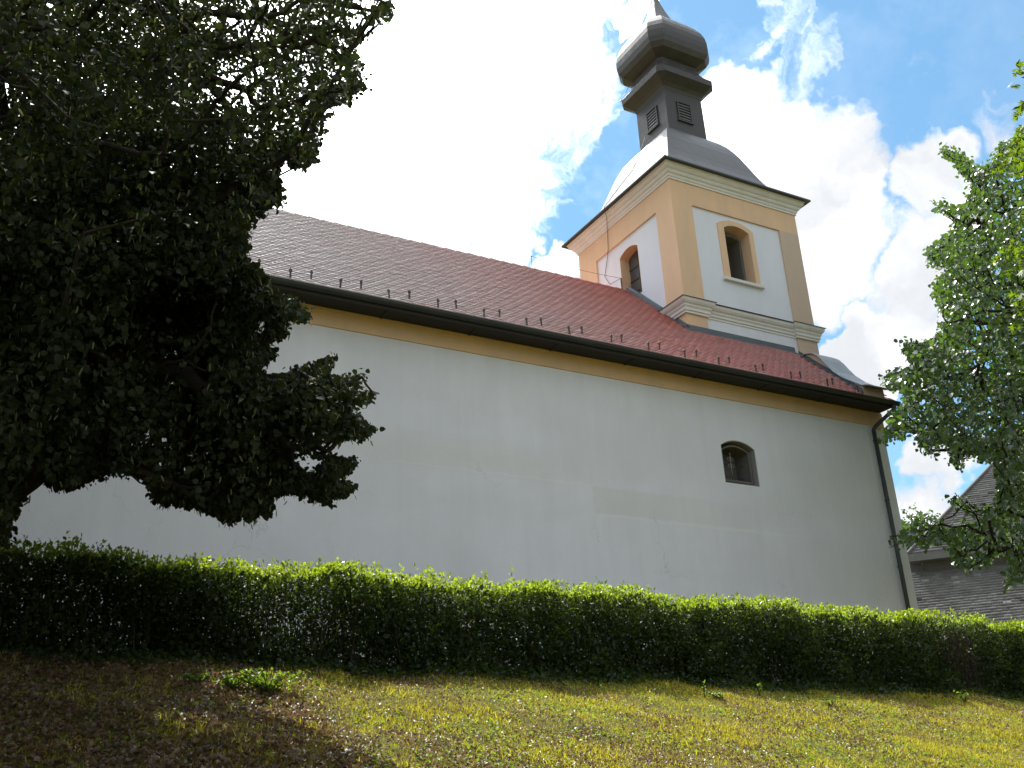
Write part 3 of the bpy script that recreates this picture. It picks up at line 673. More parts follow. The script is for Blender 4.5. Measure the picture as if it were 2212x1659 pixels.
def branches(nodes, trunk, r_tip, mat_, parent, name='branch', rmax=.2):
    """every twig is tied to the nearest node closer to the trunk; radii follow the load carried"""
    pts = np.concatenate([trunk, nodes]); nt = len(trunk); n = len(pts)
    axis = trunk[len(trunk)//2]
    dist = np.full(n, 0.); dist[:nt] = np.arange(nt)*1e-3
    dn = np.min(np.linalg.norm(pts[nt:, None]-trunk[None], axis=-1), axis=1); dist[nt:] = dn+1
    order = np.argsort(dist); par = np.full(n, -1); load = np.ones(n)
    pathl = np.zeros(n)
    for k in range(nt, n):
        i = order[k]; c = order[:k]; d = np.linalg.norm(pts[c]-pts[i], axis=1) + .25*pathl[c]
        j = c[np.argmin(d)]; par[i] = j; pathl[i] = pathl[j]+np.linalg.norm(pts[j]-pts[i])
    for k in range(n-1, nt-1, -1):
        i = order[k]; load[par[i]] += load[i]
    b_v = []; b_f = []; kk = 0; ns = 5
    rr = np.minimum(r_tip*np.sqrt(load), rmax); rr[:nt] = np.minimum(rr[:nt], .05)
    ang = 2*np.pi*np.arange(ns)/ns
    par[1:nt] = np.arange(nt-1)          # a core line inside the trunk ties the limbs together
    for k in range(1, n):
        i = order[k]; p, q = pts[par[i]], pts[i]; d = q-p; L = np.linalg.norm(d)
        if L < 1e-3: continue
        d /= L; a = np.cross(d, [.3, .2, 1.]); a /= np.linalg.norm(a)+1e-9; c = np.cross(d, a)
        sag = np.array([0, 0, -.06*L]); mid = (p+q)/2+sag+rng.normal(0, .04, 3)*min(L, 1)
        rp = min(rr[par[i]], rr[i]*1.3)
        for pos, r_ in ((p, rp), (mid, (rp+rr[i])/2), (q, rr[i])):
            b_v.append(pos + r_*(np.cos(ang)[:, None]*a+np.sin(ang)[:, None]*c))
        for s_ in (0, 1):
            for j in range(ns):
                o = kk+s_*ns; b_f.append((o+j, o+(j+1) % ns, o+ns+(j+1) % ns, o+ns+j))
        kk += 3*ns
    V = np.concatenate(b_v); me = quadmesh(V-np.array(root_of(parent)), np.array(b_f)); return newobj(name, me, mat_, parent, True)
def crown_leaves(clumps, rad, per, size, T, Q, keep, droop=.6, size_var=.25):
    n = len(clumps)*per; ci = np.repeat(np.arange(len(clumps)), per)
    off = rng.normal(0, 1, (n, 3)); off *= (rad[ci]*.55)[:, None]*np.array([1, 1, .8])
    # leaves sit on little sprays: quantise along random twigs inside a clump
    C = clumps[ci]+off
    D = norm(rng.normal(0, 1, (n, 3))+np.array([0, 0, -droop*1.6])+norm(off)*.6)
    N = norm(rng.normal(0, .75, (n, 3))+np.array([0, 0, 1.]))
    S = size*(1+rng.normal(0, size_var, n)).clip(.45, 1.7)
    k = keep(C, ci) if keep else np.ones(n, bool)
    return scatter(C[k], D[k], N[k], S[k], T, Q)

# --- big linden on the left, its trunk just outside the picture
OUT_L = [(-400, -600), (870, -600), (858, -40), (846, 5), (842, 38), (800, 70), (765, 105), (795, 180), (760, 215), (705, 232), (690, 300), (680, 345), (640, 358), (612, 330), (592, 360), (608, 440), (548, 440), (532, 480), (520, 560),
         (575, 600), (560, 618), (590, 640), (640, 648), (674, 688), (640, 682), (600, 694), (622, 724), (600, 722), (560, 738), (592, 765), (565, 775), (556, 800), (575, 828), (590, 842), (596, 812), (640, 805), (650, 790), (690, 772), (725, 762), (728, 775),
         (700, 800), (690, 822), (740, 812), (798, 800), (775, 822), (752, 842), (806, 843), (800, 856), (760, 868), (748, 890), (780, 905), (814, 930), (790, 940), (755, 938), (720, 950), (690, 945), (672, 962), (712, 978), (722, 990), (768, 992), (764, 1006),
         (730, 1018), (726, 1034), (762, 1045), (755, 1062), (700, 1066), (720, 1084), (690, 1076), (640, 1056), (600, 1058), (572, 1078), (592, 1108), (560, 1100), (540, 1118), (520, 1100), (500, 1120), (430, 1090), (330, 1078), (300, 1022), (240, 1012), (150, 1048), (105, 1040), (75, 988),
         (60, 1002), (42, 1060), (28, 1120), (16, 1168), (-60, 1180), (-400, 1100)]
HOLES_L = [[(290, 648), (330, 645), (345, 668), (318, 690), (296, 680)], [(380, 650), (420, 655), (415, 690), (392, 688)], [(590, 690), (560, 740), (545, 700), (560, 670)], [(660, 975), (700, 975), (705, 1000), (660, 1010), (630, 985)], [(330, 415), (345, 400), (350, 440)], [(195, 360), (225, 380), (215, 400)],
           [(0, 140), (18, 135), (22, 200), (10, 310), (0, 300)], [(85, 540), (130, 560), (110, 590)], [(255, 650), (300, 665), (280, 690)]]
def keep_L(C, jit):
    p, d = px(C); q = p+jit
    vis = (q[:, 0] > -20) & (q[:, 0] < 2600) & (q[:, 1] > -450) & (q[:, 1] < 1900) & (d > 0)
    ok = inpoly(q, OUT_L)
    for h_ in HOLES_L: ok &= ~inpoly(q, h_)
    s = shadow_y(C); sp, _ = px(np.stack([s[:, 0], s[:, 1], zg(s[:, 0], s[:, 1])], -1))
    lit = (s[:, 1] > 7.2) & (s[:, 1] < 12.4) & (s[:, 0] > np.where(s[:, 1] > 10.5, 2.95, 2.35+(10.3-s[:, 1])*.385))
    return (ok | ~vis) & ~(lit & (d > 0)) & (np.linalg.norm(C, axis=1) > 6.2)
cen = np.array([-1.9, 9.6, 8.6]); rad3 = np.array([7.6, 6.2, 7.4])
lime = thing('linden_tree', (-2.6, 10.0, float(zg(-2.6, 10.0))), 'large dark linden tree in shade at the left, hanging in front of the nave', 'tree')
N0 = 17000
def vol(n):
    u = norm(rng.normal(0, 1, (n, 3)))*(rng.random((n, 1))**.40); a = cen+u*rad3
    u = norm(rng.normal(0, 1, (n//6, 3)))*(rng.random((n//6, 1))**.40); return np.concatenate([a, np.array([2.0, 8.1, 3.9])+u*np.array([2.3, 1.5, 1.9]), np.array([1.0, 13.6, 6.6])+u*np.array([2.3, 1.5, 2.6])])
Cc = vol(N0); Cc = Cc[Cc[:, 2] > 2.2]
cj = rng.normal(0, 9, (len(Cc), 2)); ok = keep_L(Cc, cj*0)
Cc = Cc[ok]; pj, dj = px(Cc)
inf = (pj[:, 0] > -60) & (pj[:, 0] < 900) & (pj[:, 1] > -60) & (pj[:, 1] < 1250) & (dj > 0)
edge = np.zeros(len(Cc), bool)
for dx, dy in ((30, 0), (-30, 0), (0, 30), (0, -30)): edge |= ~inpoly(pj+np.array([dx, dy]), OUT_L)
inf &= ~(edge & (rng.random(len(Cc)) < .75))
keepc = inf | (rng.random(len(Cc)) < .22); Cc = Cc[keepc]; inf = inf[keepc]
# extra sprays right along the outline so that the silhouette is leafy
N1 = 60000
C2 = vol(N1*2)
p2, d2 = px(C2); e = np.zeros(len(C2), bool)
for dx, dy in ((38, 0), (-38, 0), (0, 38), (0, -38)): e |= ~inpoly(p2+np.array([dx, dy]), OUT_L)
e &= inpoly(p2, OUT_L) & (p2[:, 0] > 0) & (p2[:, 1] > 0) & (C2[:, 2] > 1.9) & keep_L(C2, np.zeros((len(C2), 2))) & (d2 > 6)
C2 = C2[e]; C2 = C2[rng.permutation(len(C2))][:2600]
NC = len(Cc); Call = np.concatenate([Cc, C2]); radc = np.concatenate([rng.uniform(.22, .42, NC), rng.uniform(.08, .17, len(C2))])
per = np.concatenate([np.full(NC, 84), np.full(len(C2), 36)])
def gaps(C, s, seed):
    r_ = np.random.default_rng(seed); v = 0
    for i in range(7):
        k = r_.normal(0, 1, 3)*s*(1.35**i); v = v+np.sin(C@k+r_.uniform(0, 6.3))
    return v/2.65
def grow(Call, radc, per, size, keepf, T=LEAF, Q=LEAFQ, droop=.6, spread=2.3):
    ci = np.repeat(np.arange(len(Call)), per); n = len(ci); nt_ = 4; c0 = Call.mean(0)
    rad = norm((Call-c0)*np.array([1, 1, .6]))
    dirs = norm(rad[:, None]*.8+rng.normal(0, .75, (len(Call), nt_, 3))*np.array([1, 1, .7])+np.array([0, 0, -.30]))
    ti = rng.integers(0, nt_, n); u = rng.random(n); L = (radc*spread*rng.uniform(.8, 1.3, len(Call)))[ci]
    off = dirs[ci, ti]*(u*L)[:, None]+np.stack([0*u, 0*u, -.28*L*u*u], -1)
    C = Call[ci]+off+rng.normal(0, size*.55, (n, 3))
    D = norm(rng.normal(0, .8, (n, 3))+np.array([0, 0, -droop*1.5])+norm(off)*.6)
    N = norm(rng.normal(0, .7, (n, 3))+np.array([0, 0, .8])); S = size*(1+rng.normal(0, .22, n)).clip(.5, 1.6)
    jit = rng.normal(0, 6, (len(Call), 2))[ci]+rng.normal(0, 2, (n, 2))
    k = keepf(C, jit); return C[k], D[k], N[k], S[k]
C, D, N, S = grow(Call, radc, per, .044, keep_L)
out_ = np.linalg.norm((C-cen)/rad3, axis=1)+.28*(C[:, 0] > 1.2)
g_ = gaps(C, 1.5, 4); g2_ = gaps(C, .95, 12); hi = (C[:, 2] > 6.3)*np.clip((C[:, 0]-1.0)/1.2, 0, 1)
k = ((g_ > -1.05+1.15*np.clip((out_-.72)/.35, 0, 1)+.35*hi-.1) & (g2_ > -9+8.75*hi)) | (rng.random(len(C)) < .06)
C, D, N, S = C[k], D[k], N[k], S[k]
V, Fq = scatter(C, D, N, S)
nb = len(C)
sel = rng.random(nb) < .10
Vb, Fb = scatter(C[sel]+rng.normal(0, .03, (sel.sum(), 3)), norm(rng.normal(0, .35, (sel.sum(), 3))+np.array([0, 0, -1.])), norm(rng.normal(0, 1, (sel.sum(), 3))), S[sel]*1.15, BRACT)
print('linden leaves', nb, 'bracts', sel.sum(), 'clumps', len(Call))
lo_ = np.array(lime.location)
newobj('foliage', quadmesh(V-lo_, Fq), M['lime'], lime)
newobj('flower_bracts', quadmesh(Vb-lo_, Fb), M['bract'], lime)
trunkL = np.array([[-2.6+.12*math.sin(k*.9), 10.0-.05*k+.1*math.cos(k), float(zg(-2.6, 10))-.2+k*.8] for k in range(15)])
b = MB(); b.tube([tuple(p) for p in trunkL], [.42-.024*k for k in range(15)], 14); b.build('trunk', M['bark'], lime, True)
si = rng.random(len(Call)) < .42
branches(Call[si], trunkL[3:], .0085, M['bark'], lime, 'branch', .22)

# --- linden on the right, sunlit from behind
OUT_R = [(2500, 100), (2300, 200), (2215, 285), (2190, 310), (2165, 300), (2150, 345), (2120, 365), (2090, 345), (2040, 314), (2024, 322), (2060, 350), (2098, 392), (2085, 425), (2100, 455), (2060, 445), (2014, 436), (2022, 455), (2070, 470), (2055, 500),
         (2015, 528), (2005, 548), (2015, 575), (2060, 572), (2030, 600), (2018, 625), (2028, 668), (2062, 685), (2025, 700), (2035, 735), (1990, 738), (1946, 738), (1955, 762), (1990, 785), (1905, 812), (1912, 832), (1958, 845), (1950, 868), (1925, 895), (1915, 920), (1895, 955), (1940, 948), (1962, 925), (1985, 955), (2012, 985),
         (2020, 950), (2050, 960), (2055, 1000), (2075, 1005), (2078, 965), (2105, 985), (2125, 990), (2152, 985), (2160, 1045), (2150, 1095), (2100, 1088), (2062, 1062), (2052, 1078), (2085, 1100), (2115, 1118), (2110, 1136), (2040, 1120), (1990, 1120), (1950, 1138), (1916, 1160), (1918, 1185), (1960, 1170), (2000, 1182), (2040, 1165), (2055, 1200), (2078, 1225), (2090, 1240), (2110, 1215), (2135, 1220),
         (2150, 1190), (2185, 1195), (2180, 1230), (2162, 1255), (2168, 1272), (2215, 1245), (2500, 1300)]
HOLES_R = [[(2095, 470), (2120, 480), (2112, 505), (2090, 500)], [(2095, 690), (2130, 680), (2120, 715)], [(2150, 560), (2165, 590), (2140, 600)], [(2120, 770), (2150, 780), (2130, 800)], [(2090, 640), (2110, 650), (2095, 665)], [(2185, 640), (2200, 650), (2188, 670)],
           [(2130, 880), (2150, 890), (2135, 905)], [(1985, 860), (2005, 868), (1992, 885)], [(2060, 850), (2080, 862), (2066, 878)]]
def keep_R(C, jit):
    p, d = px(C); q = p+jit
    vis = (q[:, 0] > -20) & (q[:, 0] < 2235) & (q[:, 1] > -20) & (q[:, 1] < 1680) & (d > 0)
    ok = inpoly(q, OUT_R)
    for h_ in HOLES_R: ok &= ~inpoly(q, h_)
    bad = (C[:, 1] > 17.4) & (C[:, 0] < 23.6)
    s = shadow_y(C); bad |= (s[:, 1] < 12.2) & (s[:, 0] < 16.2) & (s[:, 1] > 8)
    return (ok | ~vis) & ~bad
cenR = np.array([24.5, 15.0, 10.5]); radR = np.array([7.6, 4.6, 8.2])
limeR = thing('linden_tree', (25.0, 15.0, float(zg(25., 15.))), 'sunlit green linden tree at the right edge, branches reaching past the church corner', 'tree')
u = norm(rng.normal(0, 1, (9000, 3)))*(rng.random((9000, 1))**.4); Cc = cenR+u*radR; Cc = Cc[Cc[:, 2] > 2.9]
Cc = Cc[keep_R(Cc, np.zeros((len(Cc), 2)))]; pj, dj = px(Cc)
inf = (pj[:, 0] < 2290) & (pj[:, 1] > -60) & (pj[:, 1] < 1400)
kc = inf | (rng.random(len(Cc)) < .07); Cc = Cc[kc]
u = norm(rng.normal(0, 1, (30000, 3)))*(rng.random((30000, 1))**.4); C2 = cenR+u*radR*1.05
p2, d2 = px(C2); e = np.zeros(len(C2), bool)
for dx, dy in ((26, 0), (-26, 0), (0, 26), (0, -26)): e |= ~inpoly(p2+np.array([dx, dy]), OUT_R)
e &= inpoly(p2, OUT_R) & (p2[:, 0] < 2240) & (C2[:, 2] > 2.5) & keep_R(C2, np.zeros((len(C2), 2)))
C2 = C2[e][:1600]
Call = np.concatenate([Cc, C2]); radc = np.concatenate([rng.uniform(.25, .45, len(Cc)), rng.uniform(.12, .24, len(C2))])
per = np.concatenate([np.full(len(Cc), 14), np.full(len(C2), 11)])
C, D, N, S = grow(Call, radc, per, .105, keep_R)
pr_, _ = px(C); low_ = np.clip((pr_[:, 1]-880)/200, 0, 1)
k = (gaps(C, 1.1, 8) > -.75+.65*low_) | (rng.random(len(C)) < .12); C, D, N, S = C[k], D[k], N[k], S[k]
print('right linden leaves', len(C), 'clumps', len(Call))
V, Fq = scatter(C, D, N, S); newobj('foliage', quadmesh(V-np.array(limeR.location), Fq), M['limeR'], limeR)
trunkR = np.array([[25.0+.1*math.sin(k), 15.0+.1*math.cos(k*.8), float(zg(25, 15))-.2+k*.9] for k in range(16)])
b = MB(); b.tube([tuple(p) for p in trunkR], [.36-.02*k for k in range(16)], 12); b.build('trunk', M['bark'], limeR, True)
si = rng.random(len(Call)) < .40
branches(Call[si], trunkR[3:], .008, M['bark'], limeR, 'branch', .18)

# --- maple whose bough tips reach in at the right edge
mp = thing('maple_tree', (17.5, 4.5, float(zg(17.5, 4.5))), 'bright green maple with large lobed leaves, bough tips at the right edge', 'tree')
BL = [(2204, 165, 26), (2207, 232, 22), (2215, 300, 28), (2172, 360, 22), (2203, 350, 30), (2195, 405, 20), (2210, 470, 18), (2178, 560, 32), (2212, 550, 40), (2205, 648, 26), (2202, 702, 22), (2212, 800, 18)]
def keep_M(C, jit):
    p, d = px(C); q = p+jit*.5
    vis = (q[:, 0] > -20) & (q[:, 0] < 2222) & (q[:, 1] > -20) & (q[:, 1] < 1680) & (d > 0)
    ok = np.zeros(len(C), bool)
    for (x, y, r_) in BL: ok |= (np.hypot(q[:, 0]-x, q[:, 1]-y) < r_)
    s = shadow_y(C); bad = (s[:, 1] > 7) & (s[:, 0] < s[:, 1]*1.45)
    return (ok | ~vis) & ~bad
cenM = np.array([16.6, 5.2, 9.2]); radM = np.array([6.2, 4.2, 6.6])
u = norm(rng.normal(0, 1, (60000, 3)))*(rng.random((60000, 1))**.4); C0 = cenM+u*radM; C0 = C0[keep_M(C0, np.zeros((len(C0), 2)))]
pj, dj = px(C0); inf = (pj[:, 0] < 2225) & (pj[:, 0] > 2100); Ci = C0[inf][:170]; Co = C0[(pj[:, 0] > 2300) | (dj < 0)][:260]
Call = np.concatenate([Ci, Co]); per = np.concatenate([np.full(len(Ci), 8), np.full(len(Co), 22)])
radc = np.concatenate([np.full(len(Ci), .14), np.full(len(Co), .4)])
C, D, N, S = grow(Call, radc, per, .125, keep_M, droop=.3); N = norm(N+np.array([0, 0, .8]))
V, Fq = scatter(C, D, N, S, MAPLE, MAPLEQ)
# maple quads hold degenerate corners: split to triangles
tri = np.concatenate([Fq[:, [0, 1, 2]], Fq[:, [0, 2, 3]]]); tri = tri[(tri[:, 0] != tri[:, 1]) & (tri[:, 1] != tri[:, 2]) & (tri[:, 0] != tri[:, 2])]
newobj('foliage', quadmesh(V-np.array(mp.location), tri), M['maple'], mp)
trunkM = np.array([[17.5+.1*math.sin(k), 4.5+.1*math.cos(k), float(zg(17.5, 4.5))-.2+k*.9] for k in range(14)])
b = MB(); b.tube([tuple(p) for p in trunkM], [.28-.017*k for k in range(14)], 12); b.build('trunk', M['bark'], mp, True)
branches(Co[rng.random(len(Co)) < .8], trunkM[3:], .008, M['bark'], mp, 'branch', .14)

# --- small far tree between church corner and house
ft = thing('bushy_tree', (58.0, 47.5, 1.0), 'small round dark green tree far off between church corner and house roof', 'tree')
fd = norm(np.array([.7745, .6335, 0.]))*74; ctop = .241*74
cc = np.array([fd[0], fd[1], ctop-3.2]); ft.location = (fd[0], fd[1], 1.0)
cl = cc+norm(rng.normal(0, 1, (260, 3)))*(rng.random((260, 1))**.4)*np.array([3.4, 3.4, 3.2])
C, D, N, S = grow(cl, np.full(260, .5), np.full(260, 90), .17, lambda C, j: np.ones(len(C), bool))
V, Fq = scatter(C, D, N, S); newobj('foliage', quadmesh(V-np.array(ft.location), Fq), M['limeR'], ft)
b = MB(); b.tube([(fd[0], fd[1], .8), (fd[0], fd[1], 8), (fd[0]+.2, fd[1], ctop-2)], [.3, .22, .06], 8); b.build('trunk', M['bark'], ft, True)

# --- hedge
hx0, hx1 = -5.0, 20.5
hedge = thing('hedge', (6, 11.35, float(hb(6.))), 'long clipped green hedge running along the top of the grass bank below the church wall', 'hedge')
def htop(x): return 2.735 - .0075*np.clip(x, 0, 30) + .035*np.sin(x*1.9)+.025*np.sin(x*4.7+1)+.02*np.sin(x*11.)
def place(n, f): 
    a = []; c = 0
    while c < n:
        x = rng.uniform(hx0, hx1, n); y = rng.uniform(10.98, 11.72, n); v = rng.random(n)
        k = f(x, y, v); a.append(np.stack([x, y, v], -1)[k]); c += k.sum()
    return np.concatenate(a)[:n]
def dens(x, y, v):
    left = np.clip((5.2-x)/3.2, 0, 1)                           # the left part is bare below its top
    mid = np.exp(-((v-.55)/.26)**2)
    d = 1 - .0*left*np.clip(mid*np.where(v < .38, .45, 1.15), 0, 1)*(.55+.45*np.sin(x*2.9+1.3*np.sin(x*1.3))) 
    patch = .5+.5*np.sin(x*2.3+np.sin(x*5.1+v*6)*1.3+v*4)
    d *= .72+.28*patch
    d *= np.where(v > .86, 1.25, 1)
    d *= 1-.85*np.exp(-((x-14.35)/.33)**2)*(v > .35)            # dead gap
    dead2 = np.exp(-((x-3.6)/.5)**2)*np.exp(-((v-.5)/.25)**2); d *= 1-.6*dead2
    shell = np.where((y < 11.25) | (v > .85), 1, 1.)
    return rng.random(len(x)) < d*shell/1.25
NH = 290000
A = place(NH, dens); x, y, v = A.T
zb = hb(x)-.03; zt = htop(x)
bulge = .07*np.sin(x*3.1+v*5)+.05*np.sin(x*7.7-v*9)
y = y + bulge*(y < 11.3); z = zb+(zt-zb)*v + rng.normal(0, .018, NH)*(v > .9)
lean = .10*np.clip(v-.3, 0, 1)**1.0; C = np.stack([x, y, z], -1)
D = norm(rng.normal(0, .7, (NH, 3))+np.stack([np.zeros(NH), -.55*(y < 11.2), .25+.6*(v > .85)], -1))
N = norm(rng.normal(0, .6, (NH, 3))+np.array([0, -.25, .8])); S = .050*(1+rng.normal(0, .28, NH)).clip(.45, 2.0)
top = v > .90
V, Fq = scatter(C[~top], D[~top], N[~top], S[~top], LEAF2); ho = np.array(hedge.location)
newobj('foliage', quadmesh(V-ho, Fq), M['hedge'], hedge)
nt_ = top.sum(); nn = 9000
xt = rng.uniform(hx0, hx1, nn); kt = rng.random(nn) < (1-.9*np.exp(-((xt-14.35)/.33)**2)); xt = xt[kt]; nn = len(xt)
Ct = np.stack([xt, rng.uniform(11.0, 11.75, nn), htop(xt)+np.abs(rng.normal(0, .035, nn))*(.4+.6*(np.sin(xt*2.7)+np.sin(xt*6.1) > .3))-.01], -1)
# upright sprigs standing above the clipped line
sp_c = []
for i in range(70):
    xs_ = rng.uniform(hx0, hx1); hgt = rng.uniform(.05, .14); ys_ = rng.uniform(11, 11.6)
    if i == 0: xs_, hgt, ys_ = 6.35, .20, 11.1
    if i == 1: xs_, hgt, ys_ = 5.05, .17, 11.1
    for q in range(9): sp_c.append((xs_+rng.normal(0, .015), ys_+rng.normal(0, .015), float(htop(xs_))+hgt*q/8))
sp_c = np.array(sp_c)
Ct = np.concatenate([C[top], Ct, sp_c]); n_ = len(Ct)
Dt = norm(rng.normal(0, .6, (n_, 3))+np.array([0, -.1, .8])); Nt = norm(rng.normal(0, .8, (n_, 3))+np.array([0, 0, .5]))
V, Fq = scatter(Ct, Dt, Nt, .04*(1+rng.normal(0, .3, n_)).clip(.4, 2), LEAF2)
newobj('sunlit_top_leaves', quadmesh(V-ho, Fq), M['hedgetop'], hedge)  # top leaves and sprigs, sunlight painted into their lighter colour
# stems
b_v = []; b_f = []; kk = 0; ns = 4; ang = 2*np.pi*np.arange(ns)/ns
for i in range(1500):
    x_ = rng.uniform(hx0, hx1) if i > 500 else rng.uniform(14.0, 14.75); y_ = rng.uniform(11.05, 11.65)
    if 500 < i < 760: x_ = rng.uniform(.5, 6)
    p = np.array([x_, y_, float(hb(x_))-.03]); r_ = rng.uniform(.0035, .008); top_ = float(htop(x_))-.03
    hh = (top_-p[2])*rng.uniform(.75, 1.0 if i > 500 else 1.03)
    d = np.array([rng.normal(0, .13), rng.normal(0, .10), 1.])
    for s_ in range(5):
        pos = p + d*hh*s_/4*np.array([1, 1, 1]) + rng.normal(0, .012, 3)*(s_ > 0)
        b_v.append(pos + (r_*(1-.16*s_))*np.stack([np.cos(ang), np.sin(ang), 0*ang], -1))
    for s_ in range(4):
        for j in range(ns): o = kk+s_*ns; b_f.append((o+j, o+(j+1) % ns, o+ns+(j+1) % ns, o+ns+j))
    kk += 5*ns
newobj('stems', quadmesh(np.concatenate(b_v)-ho, np.array(b_f)), M['twig'], hedge)
# ivy and ground growth at the foot is part of the hedge foliage: low skirt
nn = 16000; xk = rng.uniform(hx0, hx1, nn); yk = 11.05-np.abs(rng.normal(0, .16, nn)); zk = zg(xk, yk)+np.abs(rng.normal(0, .07, nn))*np.exp(-(11.05-yk)*2.2)
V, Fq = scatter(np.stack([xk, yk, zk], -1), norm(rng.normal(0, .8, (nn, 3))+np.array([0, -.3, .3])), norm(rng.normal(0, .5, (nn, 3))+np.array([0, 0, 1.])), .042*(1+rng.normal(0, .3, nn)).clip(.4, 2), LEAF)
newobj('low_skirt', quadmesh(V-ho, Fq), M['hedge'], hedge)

# --- lawn: short grass, clover, litter
def lawn_xy(n, ymin=6.3, ymax=11.1):
    y = ymin+(ymax-ymin)*rng.random(n)**1.05; x = y*(.02+1.46*rng.random(n)); return x, y
def clumpn(x, y, s, seed): 
    r_ = np.random.default_rng(seed); v = 0
    for i in range(5):
        a = r_.uniform(0, 6.28); k = s*(1.5**i); v = v+np.sin(x*k*math.cos(a)+y*k*math.sin(a)+r_.uniform(0, 6))/(1.25**i)
    return v/3
n = 230000; x, y = lawn_xy(n); cn = clumpn(x, y, 3., 3)
k = rng.random(n) < np.clip(.55+.6*cn+.05*(x-3), .12, 1); x, y, cn = x[k], y[k], cn[k]; n = len(x)
shade_y = (y > 10.35)
C = np.stack([x, y, zg(x, y)-.004], -1)
GB = np.array([(-.09, 0, 0), (-.07, .55, .06), (0, 1, .22), (.07, .55, .06), (.09, 0, 0)]); GQ = np.array([(0, 1, 3, 4), (1, 2, 3, 3)])
tuft = clumpn(x, y, 6.5, 21)
H_ = (.020+.018*rng.random(n)+.024*np.clip(cn, 0, 1)+.022*np.clip(tuft-.15, 0, 1))*np.where(rng.random(n) < .03, 1.8, 1)
D = norm(rng.normal(0, .5, (n, 3))+np.array([0, 0, 1.])); N = norm(rng.normal(0, 1, (n, 3))+np.array([0, 0, .2]))
V, Fq = scatter(C, D, N, H_, GB, GQ)
tri = np.concatenate([Fq[:, [0, 1, 2]], Fq[:, [0, 2, 3]]]); tri = tri[(tri[:, 1] != tri[:, 2]) & (tri[:, 2] != tri[:, 0])]
tri = tri[(tri[:, 0] != tri[:, 1])]
tag(newobj('grass', quadmesh(V, tri), M['grass']), 'short yellowing green grass with clover on the sloping bank', 'grass', kind='stuff')
n = 26000; x, y = lawn_xy(n); k = clumpn(x, y, 2.2, 9) > -.25+.6*rng.random(n); x, y = x[k], y[k]; n = len(x)
C = np.stack([x, y, zg(x, y)+.012+.012*rng.random(n)], -1)
V, Fq = scatter(C, norm(rng.normal(0, 1, (n, 3))*np.array([1, 1, .35])+np.array([0, 0, .15])), norm(rng.normal(0, .4, (n, 3))+np.array([0, 0, 1.])), .018+.016*rng.random(n), LEAF)
tag(newobj('clover', quadmesh(V, Fq), M['weed']), 'small broad clover leaves growing among the grass', 'ground cover', kind='stuff')
n = 60000; x, y = lawn_xy(n)
k = rng.random(n) < np.clip(.18+.5*clumpn(x, y, 1.7, 5)+.8*(x < 3.4)+.2*(x < 6), .05, 1); x, y = x[k], y[k]; n = len(x)
C = np.stack([x, y, zg(x, y)+.016+.014*rng.random(n)], -1); CUR = LEAF.copy(); CUR[:, 2] *= 3
V, Fq = scatter(C, norm(rng.normal(0, 1, (n, 3))*np.array([1, 1, .5])), norm(rng.normal(0, .6, (n, 3))+np.array([0, 0, 1.])), .014+.022*rng.random(n)*(1+(x < 3.2)), CUR)
tag(newobj('leaf_litter', quadmesh(V, Fq), M['deadleaf']), 'brown dry fallen leaves scattered through the grass', 'leaf litter', kind='stuff')

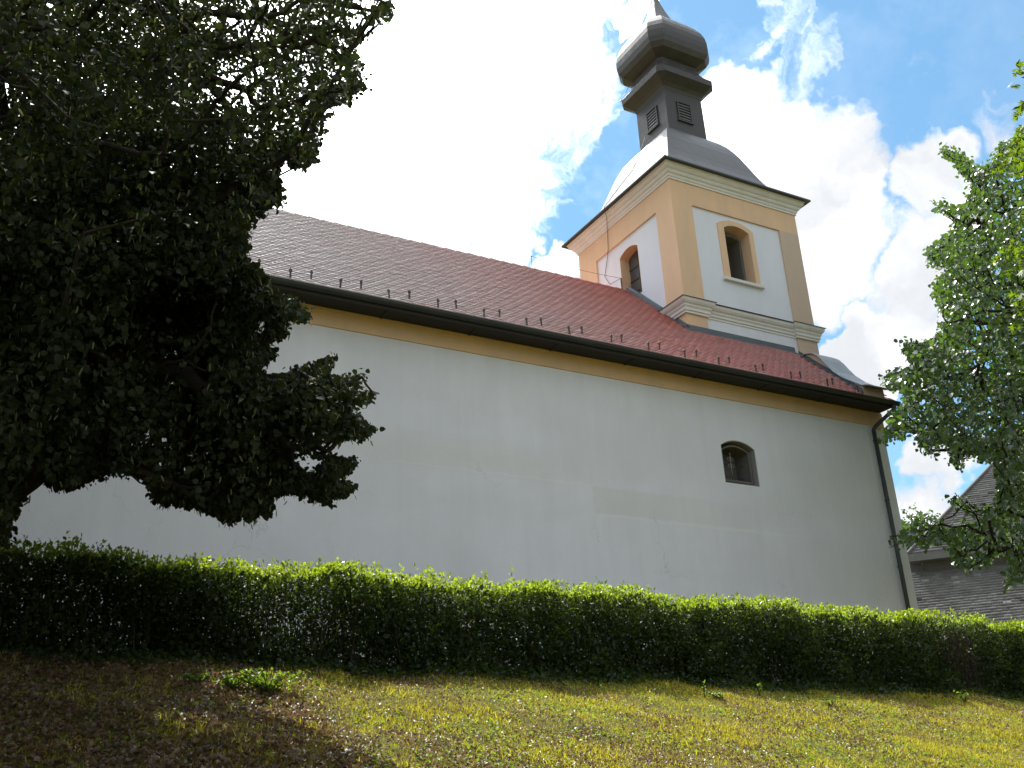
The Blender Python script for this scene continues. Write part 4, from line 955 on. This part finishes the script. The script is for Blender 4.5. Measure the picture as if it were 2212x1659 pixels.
# --- individual weeds on the bank
def ground_at(u, v):
    d = fwn+(u-1106)/fpx*rtn+(829.5-v)/fpx*upn; t_ = np.linspace(3, 30, 4000)[:, None]; P_ = d*t_
    k = np.argmax(P_[:, 2] < zg(P_[:, 0], P_[:, 1])); return P_[k]
def weed(u, v, h, w, nst, nl, size, label, mt='weed', name='weed_plant', T=LEAF):
    p = ground_at(u, v); r = thing(name, tuple(p), label, 'plant', 'weeds on the grass bank')
    b = MB(); Cs = []; Ds = []
    for i in range(nst):
        tip = np.array([rng.normal(0, w), rng.normal(0, w*.6), h*rng.uniform(.55, 1)])
        pts = [p + tip*np.array([q, q, q**.8]) for q in (0, .4, .75, 1)]
        b.tube([tuple(a) for a in pts], [.004, .0035, .003, .002], 5)
        for q in rng.uniform(.15, 1, nl): Cs.append(p+tip*np.array([q, q, q**.8])); Ds.append(norm(rng.normal(0, 1, 3)+np.array([0, 0, .3])))
    b.build('stems', M['twig'], r); Cs = np.array(Cs); Ds = np.array(Ds)
    V, Fq = scatter(Cs, Ds, norm(rng.normal(0, .6, Cs.shape)+np.array([0, 0, 1.])), size*(1+rng.normal(0, .25, len(Cs))).clip(.4, 2), T)
    newobj('leaves', quadmesh(V-np.array(r.location), Fq), M[mt], r)
weed(580, 1500, .24, .24, 40, 11, .034, 'bushy sunlit weed clump standing at the edge of the tree shade')
weed(500, 1492, .16, .12, 16, 9, .038, 'low leafy weed just left of the bushy clump')
weed(430, 1480, .12, .10, 12, 8, .034, 'small yellow-green seedling patch alone in the dark shade at the left')
weed(1522, 1510, .26, .03, 3, 8, .024, 'tall thin weed spike in front of the hedge, middle right')
weed(1560, 1512, .11, .12, 12, 8, .028, 'low spreading weed right beside the tall thin spike')
weed(1640, 1505, .16, .05, 5, 6, .030, 'upright pale weed right of the spreading one')
weed(1795, 1528, .14, .10, 9, 7, .03, 'low weed tuft by the brown leaf pile at the shade line')
weed(2085, 1520, .18, .10, 9, 7, .030, 'green weed growing out of the hedge foot near the right edge')
# fallen twigs
for (u1, v1, u2, v2, lb) in ((545, 1478, 580, 1492, 'thin bare twig poking out left of the bushy weed'), (430, 1640, 520, 1585, 'pale curved fallen twig in the shade at the bottom left')):
    A_, B_ = ground_at(u1, v1), ground_at(u2, v2); Mi = (A_+B_)/2+np.array([.02, 0, .05])
    b = MB(); b.tube([tuple(A_+np.array([0, 0, .06])), tuple(Mi), tuple(B_+np.array([0, 0, .02]))], [.003, .005, .006], 5)
    b.tube([tuple(Mi), tuple(Mi+np.array([-.03, .05, .09]))], [.004, .002], 4)
    tag(b.build('fallen_twig', M['twig']), lb, 'twig', 'fallen twigs')
